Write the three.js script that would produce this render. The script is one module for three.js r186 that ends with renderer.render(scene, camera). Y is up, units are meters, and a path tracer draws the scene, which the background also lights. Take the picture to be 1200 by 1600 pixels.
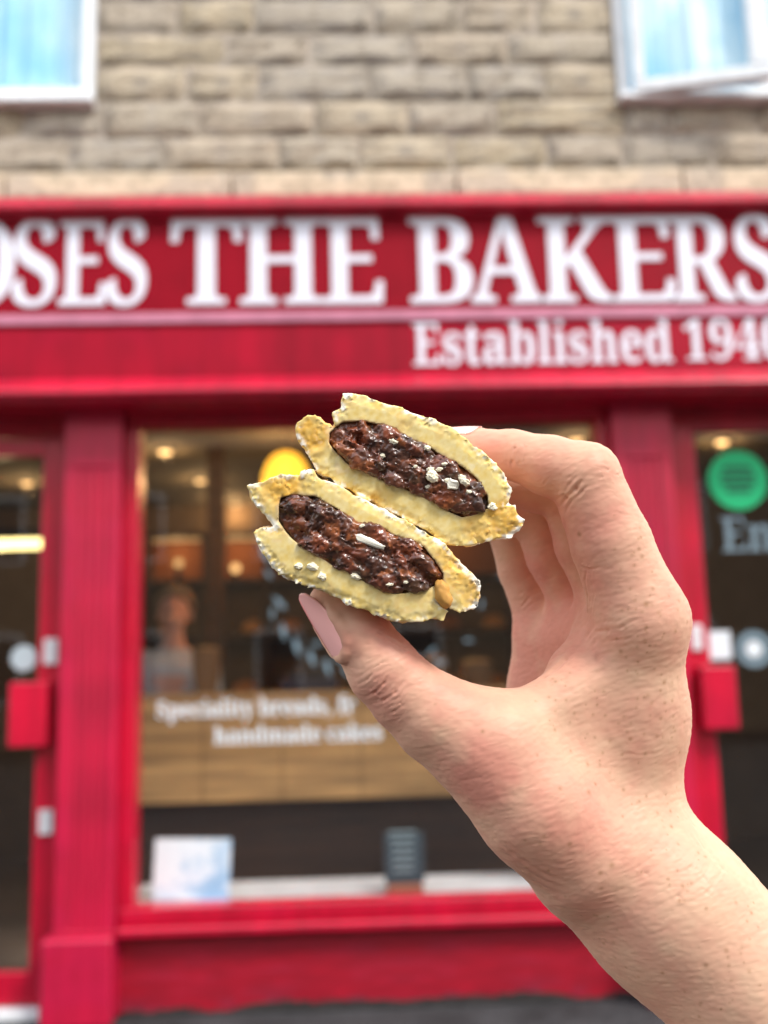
import * as THREE from 'three';
import { RoundedBoxGeometry } from 'three/addons/geometries/RoundedBoxGeometry.js';
import { TextGeometry } from 'three/addons/geometries/TextGeometry.js';
import { FontLoader } from 'three/addons/loaders/FontLoader.js';
import { mergeGeometries, mergeVertices } from 'three/addons/utils/BufferGeometryUtils.js';

// ------------------------------------------------------------------ camera, sky, sun, exposure
const scene = new THREE.Scene();
const FOV = 52, TAN = Math.tan(FOV / 2 * Math.PI / 180), DEG = Math.PI / 180;
const camera = new THREE.PerspectiveCamera(FOV, 768 / 1024, 0.02, 200);
camera.rotation.order = 'YXZ';
camera.position.set(0, 1.225, 4.3);
camera.rotation.set(9.4 * DEG, -2.1 * DEG, -1.45 * DEG);
camera.focus = 0.262;
camera.userData.fStop = 11;
camera.updateMatrixWorld(true);
camera.updateProjectionMatrix();

const renderer = new THREE.WebGLRenderer({ antialias: true });
renderer.toneMapping = THREE.LinearToneMapping;
renderer.toneMappingExposure = 2.6;
renderer.shadowMap.enabled = true;

// small seeded tools
let seedState = 7;
function rnd() { seedState = (seedState * 1664525 + 1013904223) >>> 0; return seedState / 4294967296; }
const rr = (a, b) => a + (b - a) * rnd();
function hash3(i, j, k) {
  let h = (Math.imul(i, 374761393) ^ Math.imul(j, 668265263) ^ Math.imul(k, 1274126177)) | 0;
  h = Math.imul(h ^ (h >>> 13), 1274126177); h ^= h >>> 16;
  return (h >>> 0) / 4294967296;
}
function noise3(x, y, z) {   // value noise, -1 .. 1
  const i = Math.floor(x), j = Math.floor(y), k = Math.floor(z);
  let fx = x - i, fy = y - j, fz = z - k;
  fx = fx * fx * (3 - 2 * fx); fy = fy * fy * (3 - 2 * fy); fz = fz * fz * (3 - 2 * fz);
  const a = hash3(i, j, k), b = hash3(i + 1, j, k), c = hash3(i, j + 1, k), d = hash3(i + 1, j + 1, k);
  const e = hash3(i, j, k + 1), f = hash3(i + 1, j, k + 1), g = hash3(i, j + 1, k + 1), h = hash3(i + 1, j + 1, k + 1);
  const p = a + (b - a) * fx, q = c + (d - c) * fx, r = e + (f - e) * fx, s = g + (h - g) * fx;
  const u = p + (q - p) * fy, v = r + (s - r) * fy;
  return 2 * (u + (v - u) * fz) - 1;
}
function fbm(x, y, z, n = 4) { let s = 0, a = 0.5; for (let i = 0; i < n; i++) { s += a * noise3(x, y, z); x *= 2.03; y *= 2.03; z *= 2.03; a *= 0.5; } return s; }
const clamp = (x, a = 0, b = 1) => Math.min(b, Math.max(a, x));
const smooth = (a, b, x) => { const t = clamp((x - a) / (b - a)); return t * t * (3 - 2 * t); };
const mixv = (a, b, t) => a + (b - a) * t;

// bright sky of thin broken cloud
{
  const w = 512, h = 256, data = new Float32Array(w * h * 4);
  for (let y = 0; y < h; y++) for (let x = 0; x < w; x++) {
    const el = ((y + 0.5) / h - 0.5) * Math.PI, az = (x + 0.5) / w * 2 * Math.PI;
    const dx = Math.cos(el) * Math.cos(az), dy = Math.sin(el), dz = Math.cos(el) * Math.sin(az);
    const c = smooth(-0.25, 0.22, fbm(dx * 2.3 + 5, dy * 3.4, dz * 2.3, 5) + 0.16);
    const blue = [0.44, 0.57, 0.78], cloud = [0.94, 0.92, 0.89], o = (y * w + x) * 4;
    for (let i = 0; i < 3; i++) data[o + i] = dy < 0 ? 0.3 : mixv(mixv(blue[i], 0.76, 0.5 * Math.pow(1 - Math.max(dy, 0), 3)), cloud[i], c);
    data[o + 3] = 1;
  }
  const sky = new THREE.DataTexture(data, w, h, THREE.RGBAFormat, THREE.FloatType);
  sky.mapping = THREE.EquirectangularReflectionMapping; sky.magFilter = THREE.LinearFilter; sky.needsUpdate = true;
  scene.background = sky; scene.environment = sky;
}
const sun = new THREE.DirectionalLight(new THREE.Color(1, 0.95, 0.88), 1.5);
sun.position.set(7, 12, 10); sun.target.position.set(0, 1, 3);
sun.castShadow = true; sun.shadow.radius = 26; sun.shadow.mapSize.set(2048, 2048);
Object.assign(sun.shadow.camera, { left: -8, right: 8, top: 8, bottom: -8, near: 0.5, far: 40 });
scene.add(sun, sun.target);

// ------------------------------------------------------------------ helpers
const camM = camera.matrixWorld.clone(), eye = camera.position.clone();
function ray(px, py) {   // direction through a pixel of the 1200 x 1600 photograph
  return new THREE.Vector3((px - 600) / 800 * TAN, -(py - 800) / 800 * TAN, -1).transformDirection(camM);
}
function W(px, py, z = 0) { const d = ray(px, py), t = (z - eye.z) / d.z; return eye.clone().addScaledVector(d, t); }
function onY(px, py, y) { const d = ray(px, py), t = (y - eye.y) / d.y; return eye.clone().addScaledVector(d, t); }
const used = {};
function numbered(n) { const k = used[n] = (used[n] ?? -1) + 1; return k ? `${n}_${String(k).padStart(3, '0')}` : n; }
function shadowed(o) { o.castShadow = o.receiveShadow = true; return o; }
function thing(name, label, category, pos = [0, 0, 0], group) {
  const g = new THREE.Group(); g.name = numbered(name); g.position.set(...pos); g.userData = { label, category };
  if (group) g.userData.group = group;
  scene.add(g); g.updateMatrixWorld(true); return g;
}
function structure(name, geo, mat, label) { const m = shadowed(new THREE.Mesh(geo, mat)); m.name = numbered(name); m.userData = { kind: 'structure', label, category: name.split('_').pop() }; scene.add(m); return m; }
const wp = new THREE.Vector3();
function part(name, geo, mat, parent, label) {   // geometry in world coordinates; moved into the parent's own frame
  const m = shadowed(new THREE.Mesh(geo, mat)); m.name = name; if (label) m.userData.label = label;
  parent.updateWorldMatrix(true, false);
  const inv = parent.matrixWorld.clone().invert();
  geo.computeBoundingBox(); const c = geo.boundingBox.getCenter(new THREE.Vector3());
  geo.translate(-c.x, -c.y, -c.z); m.position.copy(c).applyMatrix4(inv);
  parent.add(m); m.updateMatrixWorld(true); return m;
}
function place(name, geo, mat, parent, pos, label) { const m = shadowed(new THREE.Mesh(geo, mat)); m.name = name; m.position.copy(pos); if (label) m.userData.label = label; parent.add(m); return m; }
function uvMetres(g) {
  const p = g.attributes.position, n = g.attributes.normal, uv = new Float32Array(p.count * 2);
  for (let i = 0; i < p.count; i++) {
    const ax = Math.abs(n.getX(i)), ay = Math.abs(n.getY(i)), az = Math.abs(n.getZ(i));
    if (ay > ax && ay > az) { uv[2 * i] = p.getX(i); uv[2 * i + 1] = p.getZ(i); }
    else if (ax > az) { uv[2 * i] = p.getZ(i); uv[2 * i + 1] = p.getY(i); }
    else { uv[2 * i] = p.getX(i); uv[2 * i + 1] = p.getY(i); }
  }
  g.setAttribute('uv', new THREE.BufferAttribute(uv, 2)); return g;
}
function boxGeo(x0, x1, y0, y1, z0, z1, r = 0.004) {
  const w = Math.abs(x1 - x0), h = Math.abs(y1 - y0), d = Math.abs(z1 - z0);
  const g = r > 0 ? new RoundedBoxGeometry(w, h, d, 2, Math.min(r, w / 2.1, h / 2.1, d / 2.1)) : new THREE.BoxGeometry(w, h, d);
  g.translate((x0 + x1) / 2, (y0 + y1) / 2, (z0 + z1) / 2); return uvMetres(g);
}
function pxBox(px0, px1, py0, py1, z0, z1, r) {   // front face (z1) covers these pixels
  const ym = (py0 + py1) / 2, xm = (px0 + px1) / 2;
  return boxGeo(W(px0, ym, z1).x, W(px1, ym, z1).x, W(xm, py1, z1).y, W(xm, py0, z1).y, z0, z1, r);
}
function noiseTex(size, fn, srgb = true, repeat = 1) {
  const d = new Uint8Array(size * size * 4);
  for (let y = 0; y < size; y++) for (let x = 0; x < size; x++) { const c = fn(x / size, y / size), o = (y * size + x) * 4; for (let i = 0; i < 3; i++) d[o + i] = clamp(c[i] ?? c[0]) * 255; d[o + 3] = 255; }
  const t = new THREE.DataTexture(d, size, size); t.wrapS = t.wrapT = THREE.MirroredRepeatWrapping; t.magFilter = THREE.LinearFilter; t.minFilter = THREE.LinearMipmapLinearFilter; t.generateMipmaps = true;
  if (srgb) t.colorSpace = THREE.SRGBColorSpace; t.repeat.set(repeat, repeat); t.needsUpdate = true; return t;
}
const rgb = (r, g, b) => new THREE.Color().setRGB(r / 255, g / 255, b / 255, THREE.SRGBColorSpace);
const std = (c, roughness = 0.7, extra = {}) => new THREE.MeshPhysicalMaterial({ color: c, roughness, ...extra });

// ------------------------------------------------------------------ materials of the place
const paintTex = noiseTex(256, (u, v) => { const n = fbm(u * 9, v * 9, 3, 5), s = fbm(u * 60, v * 7, 9, 2); const k = 0.93 + 0.08 * n + 0.04 * s; return [k, k, k]; });
const paintBump = noiseTex(256, (u, v) => [0.5 + 0.35 * fbm(u * 14, v * 14, 1, 4)], false);
const fadeTex = noiseTex(512, (u, v) => { const n = fbm(u * 5, v * 5, 3, 5), s = fbm(u * 44, v * 5, 9, 3), d = smooth(0.1, 0.4, fbm(u * 8 + 4, v * 8, 5, 5)); const k = 0.9 + 0.14 * n + 0.1 * s; return [k, clamp(k + 0.05 * d), clamp(k + 0.06 * d)]; });
const redPaint = std(rgb(202, 0, 48), 0.34, { map: fadeTex, bumpMap: paintBump, bumpScale: 0.0012, clearcoat: 0.25, clearcoatRoughness: 0.22 });
const pilasterRed = std(rgb(196, 12, 58), 0.42, { map: fadeTex, bumpMap: paintBump, bumpScale: 0.0012 });
const redMatt = std(rgb(196, 0, 42), 0.5, { map: paintTex, bumpMap: paintBump, bumpScale: 0.001 });
const signRed = std(rgb(152, 0, 28), 0.55, { specularIntensity: 0.25, map: paintTex });
const fasciaRed = std(rgb(170, 0, 38), 0.5, { map: fadeTex, specularIntensity: 0.35 });
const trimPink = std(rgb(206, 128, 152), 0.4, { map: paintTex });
const whiteSign = std(rgb(224, 222, 232), 0.45);
const whiteFilm = std(rgb(222, 228, 232), 0.6);
const paleFilm = std(rgb(112, 132, 142), 0.6);
const upvc = std(rgb(236, 238, 240), 0.35, { map: paintTex });
const glass = new THREE.MeshPhysicalMaterial({ color: 0xffffff, roughness: 0.02, transmission: 1, thickness: 0, ior: 1.5 });
const stoneMats = [[182, 166, 147], [186, 170, 148], [177, 163, 146], [188, 171, 146], [174, 162, 147], [182, 168, 150]].map(([r, g, b], i) => {
  const t = noiseTex(256, (u, v) => { const n = fbm(u * 7 + i * 9, v * 7, i, 5), f = fbm(u * 40, v * 40, i + 4, 3), s = smooth(0.12, 0.3, fbm(u * 5 + 3, v * 8, i * 3 + 1, 4)); const k = 0.96 + 0.16 * n + 0.2 * f; return [k - 0.08 * s, k - 0.07 * s, k * 0.99 - 0.04 * s]; });
  return std(rgb(r, g, b), 0.95, { map: t, bumpMap: t, bumpScale: 0.007 });
});
const ledgeMat = stoneMats[3].clone(); ledgeMat.color = rgb(210, 192, 166);
const mortarMat = std(rgb(186, 172, 158), 0.98, { map: noiseTex(128, (u, v) => { const k = 0.92 + 0.2 * fbm(u * 30, v * 30, 2, 4); return [k, k, k]; }) });
const tarmacTex = noiseTex(512, (u, v) => { const f = fbm(u * 110, v * 110, 1, 3), n = fbm(u * 6, v * 6, 4, 4); const k = 0.6 + 0.5 * f + 0.3 * n; return [k, k, k]; });
const tarmac = std(rgb(74, 74, 76), 0.9, { map: tarmacTex, bumpMap: tarmacTex, bumpScale: 0.006 });
const plaster = (r, g, b) => std(rgb(r, g, b), 0.9, { map: paintTex });
const woodTex = noiseTex(256, (u, v) => { const g = fbm(u * 3, v * 46, 5, 4), n = fbm(u * 5, v * 5, 8, 3); const k = 0.9 + 0.25 * g + 0.12 * n; return [k, k * 0.98, k * 0.94]; });
const wood = std(rgb(224, 178, 118), 0.55, { map: woodTex });
const darkWood = std(rgb(64, 40, 26), 0.6, { map: woodTex });
const blackMetal = std(rgb(26, 26, 28), 0.5);

// ------------------------------------------------------------------ ground
{
  const g = new THREE.PlaneGeometry(60, 60, 1, 1); g.rotateX(-Math.PI / 2); g.translate(0, 0, 12); uvMetres(g);
  structure('pavement', g, tarmac, 'dark grey tarmac pavement in front of the shop');
}

// unseen terrace added behind the camera: keeps the sky out of the shop glass
{
  const t = thing('unseen_terrace', 'unseen dark stone terrace added across the street to darken the shop glass', 'building', [0, 0, 20]);
  const wallM = std(rgb(140, 125, 108), 0.95, { map: mortarMat.map }), slate = std(rgb(58, 60, 66), 0.8), pm = std(rgb(40, 44, 48), 0.2);
  part('wall', boxGeo(-21, 21, 0, 6.8, 20, 26, 0), wallM, t);
  const s = new THREE.Shape(); s.moveTo(19.7, 6.8); s.lineTo(23, 9.4); s.lineTo(26.3, 6.8); s.closePath();
  const e = new THREE.ExtrudeGeometry(s, { depth: 42, bevelEnabled: false }); e.rotateY(-Math.PI / 2); e.computeBoundingBox(); e.translate(-21 - e.boundingBox.min.x, 0, 19.7 - e.boundingBox.min.z); part('roof', e, slate, t);
  for (let i = 0; i < 12; i++) for (const y of [1.0, 4.2]) { const x = -17.6 + i * 3.2, f = part('window', boxGeo(x - 0.55, x + 0.55, y, y + 1.6, 19.96, 20.02, 0), upvc, t); part('pane', boxGeo(x - 0.46, x + 0.46, y + 0.09, y + 1.51, 19.94, 19.958, 0), pm, f); }
}

// ------------------------------------------------------------------ the bakery building
const building = thing('bakery_building', 'stone building with a crimson painted shopfront', 'building', [0, 0, 0]);
const sub = (name, pos, label) => { const g = new THREE.Group(); g.name = name; g.position.set(...pos); if (label) g.userData.label = label; building.add(g); g.updateMatrixWorld(true); return g; };

// stone wall, block by block
{
  const wallG = sub('stone_wall', [0, 3.2, 0], 'courses of rock-faced sandstone blocks');
  const zF = 0.1;
  const top = W(600, 0, zF).y, yBase = W(600, 303, zF).y;
  const rowsPx = [[52, -3], [102, 52], [157, 102], [212, 157], [265, 212]];
  const joints = [
    [-60, 20, 150, 277, 397, 583, 722, 837, 962, 1080, 1190, 1300],
    [-120, 0, 150, 352, 482, 647, 792, 962, 1075, 1200, 1330],
    [-80, 30, 148, 292, 404, 578, 732, 850, 966, 1090, 1210, 1340],
    [-150, 37, 162, 310, 492, 637, 776, 976, 1046, 1186, 1330],
    [-60, 107, 256, 437, 562, 705, 856, 972, 1116, 1260, 1380]];
  const variants = [];
  for (let v = 0; v < 9; v++) {   // unit block, front face rock-dressed
    const g = new THREE.BoxGeometry(1, 1, 1, 14, 6, 1), p = g.attributes.position;
    for (let i = 0; i < p.count; i++) {
      const x = p.getX(i), y = p.getY(i), front = p.getZ(i) > 0;
      const e = Math.min(smooth(0.5, 0.44, Math.abs(x)), smooth(0.5, 0.36, Math.abs(y)));
      const jx = 0.012 * noise3(y * 5, v * 7, 3), jy = 0.035 * noise3(x * 6, v * 5, y > 0 ? 1 : 9);
      p.setXYZ(i, x + (Math.abs(x) > 0.49 ? jx : 0), y + (Math.abs(y) > 0.49 ? jy : 0), front ? 0.5 + e * (0.08 + 0.18 * fbm(x * 5 + v * 11, y * 2.4, v * 3, 3)) - (1 - e) * 0.07 : -0.5);
    }
    g.computeVertexNormals(); variants.push(uvMetres(g));
  }
  const rows = [];
  rowsPx.forEach(([b, t], r) => rows.push([W(600, b, zF).y, W(600, t, zF).y, joints[r].map((x) => W(x, (b + t) / 2, zF).x)]));
  let y = rows[0][1];
  for (let r = 0; r < 5; r++) {   // further courses above the frame
    const xs = [rows[0][2][0]]; while (xs[xs.length - 1] < rows[0][2].at(-1)) xs.push(xs[xs.length - 1] + rr(0.3, 0.52));
    rows.push([y, y + 0.165, xs]); y += 0.165;
  }
  // the two window openings, as x ranges of the wall
  const winL = [-9, W(150, 80, zF).x, W(70, 158, zF).y], winR = [W(962, 80, zF).x, 9, W(1080, 150, zF).y];
  rows.forEach(([y0, y1, xs], r) => {
    for (let i = 0; i + 1 < xs.length; i++) {
      let a = xs[i], b = xs[i + 1];
      const mid = (y0 + y1) / 2;
      if (mid > winL[2]) { if (b <= winL[1] + 0.05) continue; a = Math.max(a, winL[1]); }
      if (mid > winR[2]) { if (a >= winR[0] - 0.05) continue; b = Math.min(b, winR[0]); }
      const gap = 0.012, m = new THREE.Mesh(variants[(i * 5 + r * 3) % 9], stoneMats[(i * 7 + r * 5 + (i * r) % 3) % 6]);
      m.name = 'stone_block'; shadowed(m);
      m.scale.set(b - a - gap, y1 - y0 - gap, 0.12); m.position.set((a + b) / 2, mid - 3.2, zF - 0.06 + 0.006 * noise3(i, r, 3));
      if (rnd() < 0.5) m.rotation.z = Math.PI;
      wallG.add(m);
    }
  });
  const xl = rows[0][2][0], xr = rows[0][2].at(-1), mz = zF - 0.01;
  const yl = winL[2], yr = winR[2];
  for (const [x0, x1, y0, y1] of [[xl, winL[1], yBase - 0.05, yl], [winL[1] + 0.001, winR[0] - 0.001, yBase - 0.05, y], [winR[0], xr, yBase - 0.05, yr]])
    part('mortar_bed', boxGeo(x0, x1, y0, y1, -0.25, mz, 0), mortarMat, wallG);
  // pale string course
  const zs = 0.15, sx = [-280, 8, 362, 713, 1067, 1400];
  for (let i = 0; i + 1 < sx.length; i++) {
    const g = boxGeo(W(sx[i], 283, zs).x + 0.004, W(sx[i + 1], 283, zs).x - 0.004, W(600, 305, zs).y, W(600, 266, zs).y, -0.1, zs + 0.004 * (i % 2), 0.012);
    part('string_course_stone', g, ledgeMat, wallG);
  }
}

// first-floor windows
const curtainTex = (n) => noiseTex(256, (u, v) => { const s = fbm(u * 6, v * 2.2, n, 4), b = fbm(u * 3, v * 3, n + 3, 4); const k = clamp(0.5 + 0.6 * s + 0.7 * b + (n < 3 ? 0.3 * u + 0.25 * v - 0.12 : 0)); return [mixv(0.36, 0.84, k), mixv(0.7, 0.93, k), mixv(0.86, 0.96, k)]; });
function curtain(x0, x1, y0, y1, z, mat, parent) {
  const n = 90, pos = [], idx = [], uv = [];
  for (let i = 0; i <= n; i++) for (const j of [0, 1]) { const x = mixv(x0, x1, i / n), f = 0.011 * Math.sin(i * 0.55 + 1.5 * Math.sin(i * 0.21)) + 0.006 * Math.sin(i * 1.3); pos.push(x, j ? y1 : y0, z + f); uv.push(i / n, j ? (y1 - y0) : 0); }
  for (let i = 0; i < n; i++) idx.push(2 * i, 2 * i + 2, 2 * i + 1, 2 * i + 1, 2 * i + 2, 2 * i + 3);
  const g = new THREE.BufferGeometry(); g.setAttribute('position', new THREE.Float32BufferAttribute(pos, 3)); g.setAttribute('uv', new THREE.Float32BufferAttribute(uv, 2)); g.setIndex(idx); g.computeVertexNormals();
  return part('curtain', g, mat, parent);
}
{
  const z = 0.12, yT = W(600, 0, z).y + 0.5;
  const wl = sub('upper_window', [W(70, 150, z).x, W(70, 155, z).y, z], 'upper window with a pale curtain');
  const xr = W(147, 80, z).x, yb = W(70, 157, z).y, xr2 = W(127, 80, z).x, yb2 = W(70, 136, z).y, xl = xr - 1.1;
  part('window_frame', boxGeo(xr2, xr, yb, yT, 0.0, z, 0.008), upvc, wl);
  part('window_frame', boxGeo(xl, xr2 - 0.001, yb, yb2, 0.0, z - 0.002, 0.008), upvc, wl);
  part('window_sill', boxGeo(xl, xr + 0.01, yb - 0.03, yb - 0.001, 0.0, z + 0.05, 0.008), upvc, wl);
  part('pane', boxGeo(xl, xr2 - 0.002, yb2 + 0.001, yT, z - 0.05, z - 0.044, 0), glass, wl);
  curtain(xl, xr2, yb2 - 0.02, yT, z - 0.12, std(0xffffff, 0.9, { map: curtainTex(1) }), wl);
  part('room_back', boxGeo(xl, xr, yb, yT, -0.3, -0.22, 0), plaster(150, 160, 170), wl);

  const wr = sub('upper_window', [W(1080, 150, z).x, W(1080, 150, z).y, z], 'upper window with its casement ajar');
  const x0 = W(963, 80, z).x, y0 = W(1080, 151, z).y, x1 = W(983, 80, z).x, y1 = W(1080, 136, z).y, x2 = W(1184, 80, z).x, xe = x0 + 1.3;
  part('window_frame', boxGeo(x0, x1, y0, yT, 0, z, 0.008), upvc, wr);
  part('window_frame', boxGeo(x1 + 0.001, xe, y0, y1, 0, z - 0.002, 0.008), upvc, wr);
  part('window_frame', boxGeo(x2, x2 + 0.06, y1 + 0.001, yT, 0, z - 0.004, 0.008), upvc, wr);
  part('window_sill', boxGeo(x0 - 0.01, xe, y0 - 0.03, y0 - 0.001, 0, z + 0.05, 0.008), upvc, wr);
  part('pane', boxGeo(x2 + 0.062, xe, y1 + 0.002, yT, z - 0.05, z - 0.044, 0), glass, wr);
  const sash = new THREE.Group(); sash.name = 'casement'; sash.position.set(x1 + 0.005, y1 - 0.055, z + 0.004).sub(wr.position); sash.rotation.y = -0.22; wr.add(sash);
  const sw = (x2 - x1) * 1.0, sh = yT - y1, f = 0.06, geos = [[0, sw, 0, f], [0, 0.05, f, sh], [sw - 0.085, sw, f, sh]].map(([a, b, c, d]) => boxGeo(a, b, c, d, 0, 0.05, 0.008));
  const cm = shadowed(new THREE.Mesh(mergeGeometries(geos), upvc)); cm.name = 'sash_frame'; sash.add(cm);
  const pn = shadowed(new THREE.Mesh(boxGeo(0.051, sw - 0.086, f + 0.001, sh, 0.02, 0.026, 0), glass)); pn.name = 'pane'; sash.add(pn);
  curtain(x1 - 0.05, xe, y1 - 0.02, yT, z - 0.13, std(0xffffff, 0.9, { map: curtainTex(6) }), wr);
  part('room_back', boxGeo(x0, xe, y0, yT, -0.3, -0.22, 0), plaster(110, 150, 180), wr);
}

// pilasters: fluted shaft, plinth and cap
function pilaster(pxa, pxb, ymid, label, plinth) {
  const z1 = 0.08, X0 = W(pxa, ymid, z1).x, X1 = W(pxb, ymid, z1).x, yT = W(600, 634, z1).y, yF0 = W(600, 722, z1).y, yB = W(130, 1462, z1).y, yF1 = W(600, 1440, z1).y;
  const g = sub('pilaster', [(X0 + X1) / 2, 0, z1], label);
  const w = X1 - X0, sh = new THREE.Shape();
  sh.moveTo(0, -0.12); sh.lineTo(0, -0.006); sh.quadraticCurveTo(0, 0, 0.006, 0);
  const n = 4, m = 0.2 * w, fw = (w - 2 * m) / n;
  for (let i = 0; i < n; i++) { const a = m + i * fw; sh.lineTo(a + fw * 0.16, 0); sh.quadraticCurveTo(a + fw * 0.5, -0.017, a + fw * 0.84, 0); }
  sh.lineTo(w - 0.006, 0); sh.quadraticCurveTo(w, 0, w, -0.006); sh.lineTo(w, -0.12); sh.closePath();
  const e = new THREE.ExtrudeGeometry(sh, { depth: yF0 - yF1, bevelEnabled: false, curveSegments: 6 }); e.rotateX(-Math.PI / 2); e.scale(1, 1, -1);
  // flip winding after mirroring
  const p = e.index ? e : mergeVertices(e); const ia = p.index.array; for (let i = 0; i < ia.length; i += 3) { const t = ia[i]; ia[i] = ia[i + 1]; ia[i + 1] = t; }
  const q = p.toNonIndexed(); q.computeVertexNormals();
  q.translate(X0, yF1, z1); uvMetres(q);
  // the shape's y became +z after mirroring, so move it to end at z1
  q.computeBoundingBox(); q.translate(0, yF1 - q.boundingBox.min.y, z1 - q.boundingBox.max.z);
  part('fluted_shaft', q, pilasterRed, g);
  part('shaft_cap', boxGeo(X0 - 0.001, X1 + 0.001, yF0, yT, -0.05, z1 + 0.002, 0.006), pilasterRed, g);
  part('shaft_foot', boxGeo(X0 - 0.001, X1 + 0.001, yB, yF1, -0.05, z1 + 0.002, 0.006), pilasterRed, g);
  part('plinth', boxGeo(X0 - plinth, X1 + 0.006, 0, yB, -0.05, z1 + 0.055, 0.018), pilasterRed, g);
  return [X0, X1];
}
const [pl0, pl1] = pilaster(93, 184, 1050, 'fluted red pilaster beside the left door', 0.035);
const [pr0, pr1] = pilaster(968, 1060, 850, 'fluted red pilaster beside the right door', 0.012);

// fascia sign
const font = await new FontLoader().loadAsync('fonts/droid/droid_serif_bold.typeface.json');
const fontR = await new FontLoader().loadAsync('fonts/droid/droid_serif_regular.typeface.json');
function glyph(ch, f, depth, x0, x1, y0, y1, z, bevel = 0) {   // one letter stretched to the given box
  const g = new TextGeometry(ch, { font: f, size: 1, depth: depth > 0.003 ? 1 : 0.5, curveSegments: 5, bevelEnabled: false }); g.computeBoundingBox();
  const b = g.boundingBox, s = [(x1 - x0) / (b.max.x - b.min.x), (y1 - y0) / (b.max.y - b.min.y), depth / (b.max.z - b.min.z)];
  g.translate(-b.min.x, -b.min.y, -b.min.z); g.scale(...s); g.translate(x0, y0, z); g.computeVertexNormals(); return g;
}
function advance(f, ch) { return f.data.glyphs[ch].ha / f.data.resolution; }
function capHeight(f) { const g = new TextGeometry('E', { font: f, size: 1, depth: 1, bevelEnabled: false }); g.computeBoundingBox(); return g.boundingBox.max.y - g.boundingBox.min.y; }
function line(text, f, px0, px1, baseline, capPx, z, mat, parent, depth, name = 'letter') {   // a line of lettering, letter by letter
  const a = W(px0, baseline, z), b = W(px1, baseline, z), h = (W(px0, baseline - capPx, z).y - a.y);
  let total = 0; for (const c of text) total += advance(f, c);
  const sx = (b.x - a.x) / total, sy = h / capHeight(f);
  let x = 0;
  for (const c of text) {
    if (c !== ' ') { const g = new TextGeometry(c, { font: f, size: 1, depth: 1, curveSegments: 4, bevelEnabled: false }); g.scale(sx, sy, depth); g.translate(a.x + x * sx, a.y, z); part(name, g, mat, parent); }
    x += advance(f, c);
  }
}
const sign = thing('shop_sign', 'long crimson fascia board with white serif shop name', 'sign', [0, W(600, 620, 0.2).y, 0.2]);
{
  const xl = W(-500, 480, 0.2).x, xr = W(1500, 480, 0.2).x;
  const yv = (py, z) => W(600, py, z).y, z = 0.2;
  part('cornice', boxGeo(xl, xr, yv(322, 0.27), yv(303, 0.27), -0.05, 0.27, 0.012), redPaint, sign);
  part('cornice_moulding', boxGeo(xl, xr, yv(334, 0.24), yv(322, 0.27) - 0.001, -0.05, 0.235, 0.01), redPaint, sign);
  part('name_board', boxGeo(xl, xr, yv(484, z), yv(334, 0.24) - 0.001, -0.05, z, 0.004), signRed, sign);
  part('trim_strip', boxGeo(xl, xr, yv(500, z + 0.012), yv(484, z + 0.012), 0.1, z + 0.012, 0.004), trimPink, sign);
  part('lower_board', boxGeo(xl, xr, yv(584, z), yv(500, z + 0.012) - 0.001, -0.05, z - 0.003, 0.004), fasciaRed, sign);
  // rounded bottom moulding that leans forward and catches the sky
  const s = new THREE.Shape(); const ya = yv(584, z) , yb = yv(618, z + 0.05);
  s.moveTo(-0.05, ya - 0.001); s.lineTo(z - 0.003, ya - 0.001); s.lineTo(z + 0.045, mixv(ya, yb, 0.5)); s.quadraticCurveTo(z + 0.06, mixv(ya, yb, 0.62), z + 0.055, mixv(ya, yb, 0.75)); s.lineTo(z + 0.02, yb); s.lineTo(-0.05, yb); s.closePath();
  const e = new THREE.ExtrudeGeometry(s, { depth: xr - xl, bevelEnabled: false, curveSegments: 6 }); e.rotateY(Math.PI / 2); e.scale(-1, 1, 1); 
  const q = mergeVertices(e); const ia = q.index.array; for (let i = 0; i < ia.length; i += 3) { const t = ia[i]; ia[i] = ia[i + 1]; ia[i + 1] = t; }
  const qq = q.toNonIndexed(); qq.computeVertexNormals(); qq.rotateY(Math.PI); qq.computeBoundingBox();
  qq.translate(xl - qq.boundingBox.min.x, 0, -0.05 - qq.boundingBox.min.z); part('bottom_moulding', uvMetres(qq), redPaint, sign);
  const caps = [['R', -175, -84], ['O', -84, 24], ['S', 20, 89], ['E', 93, 166], ['S', 167, 230], ['T', 267, 378], ['H', 375, 502], ['E', 503, 598], ['B', 640, 738], ['A', 734, 846], ['K', 842, 956], ['E', 952, 1052], ['R', 1046, 1146], ['S', 1147, 1214]];
  const zl = z + 0.001;
  for (const [c, a, b] of caps) {
    const round = 'OS'.includes(c) ? 2 : 0, m = (a + b) / 2, base = mixv(478, 470, clamp(m / 1200, -0.2, 1.1)), top = mixv(345, 337, clamp(m / 1200, -0.2, 1.1));
    part('letter', glyph(c, font, 0.0045, W(a, 405, zl).x, W(b, 405, zl).x, W(m, base + round, zl).y, W(m, top - round, zl).y, zl), whiteSign, sign);
  }
  line('Established', font, 645, 1053, 571, 66, z - 0.002, whiteSign, sign, 0.003);
  line('1940', font, 1068, 1232, 563, 64, z - 0.002, whiteSign, sign, 0.003);
}

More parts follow.
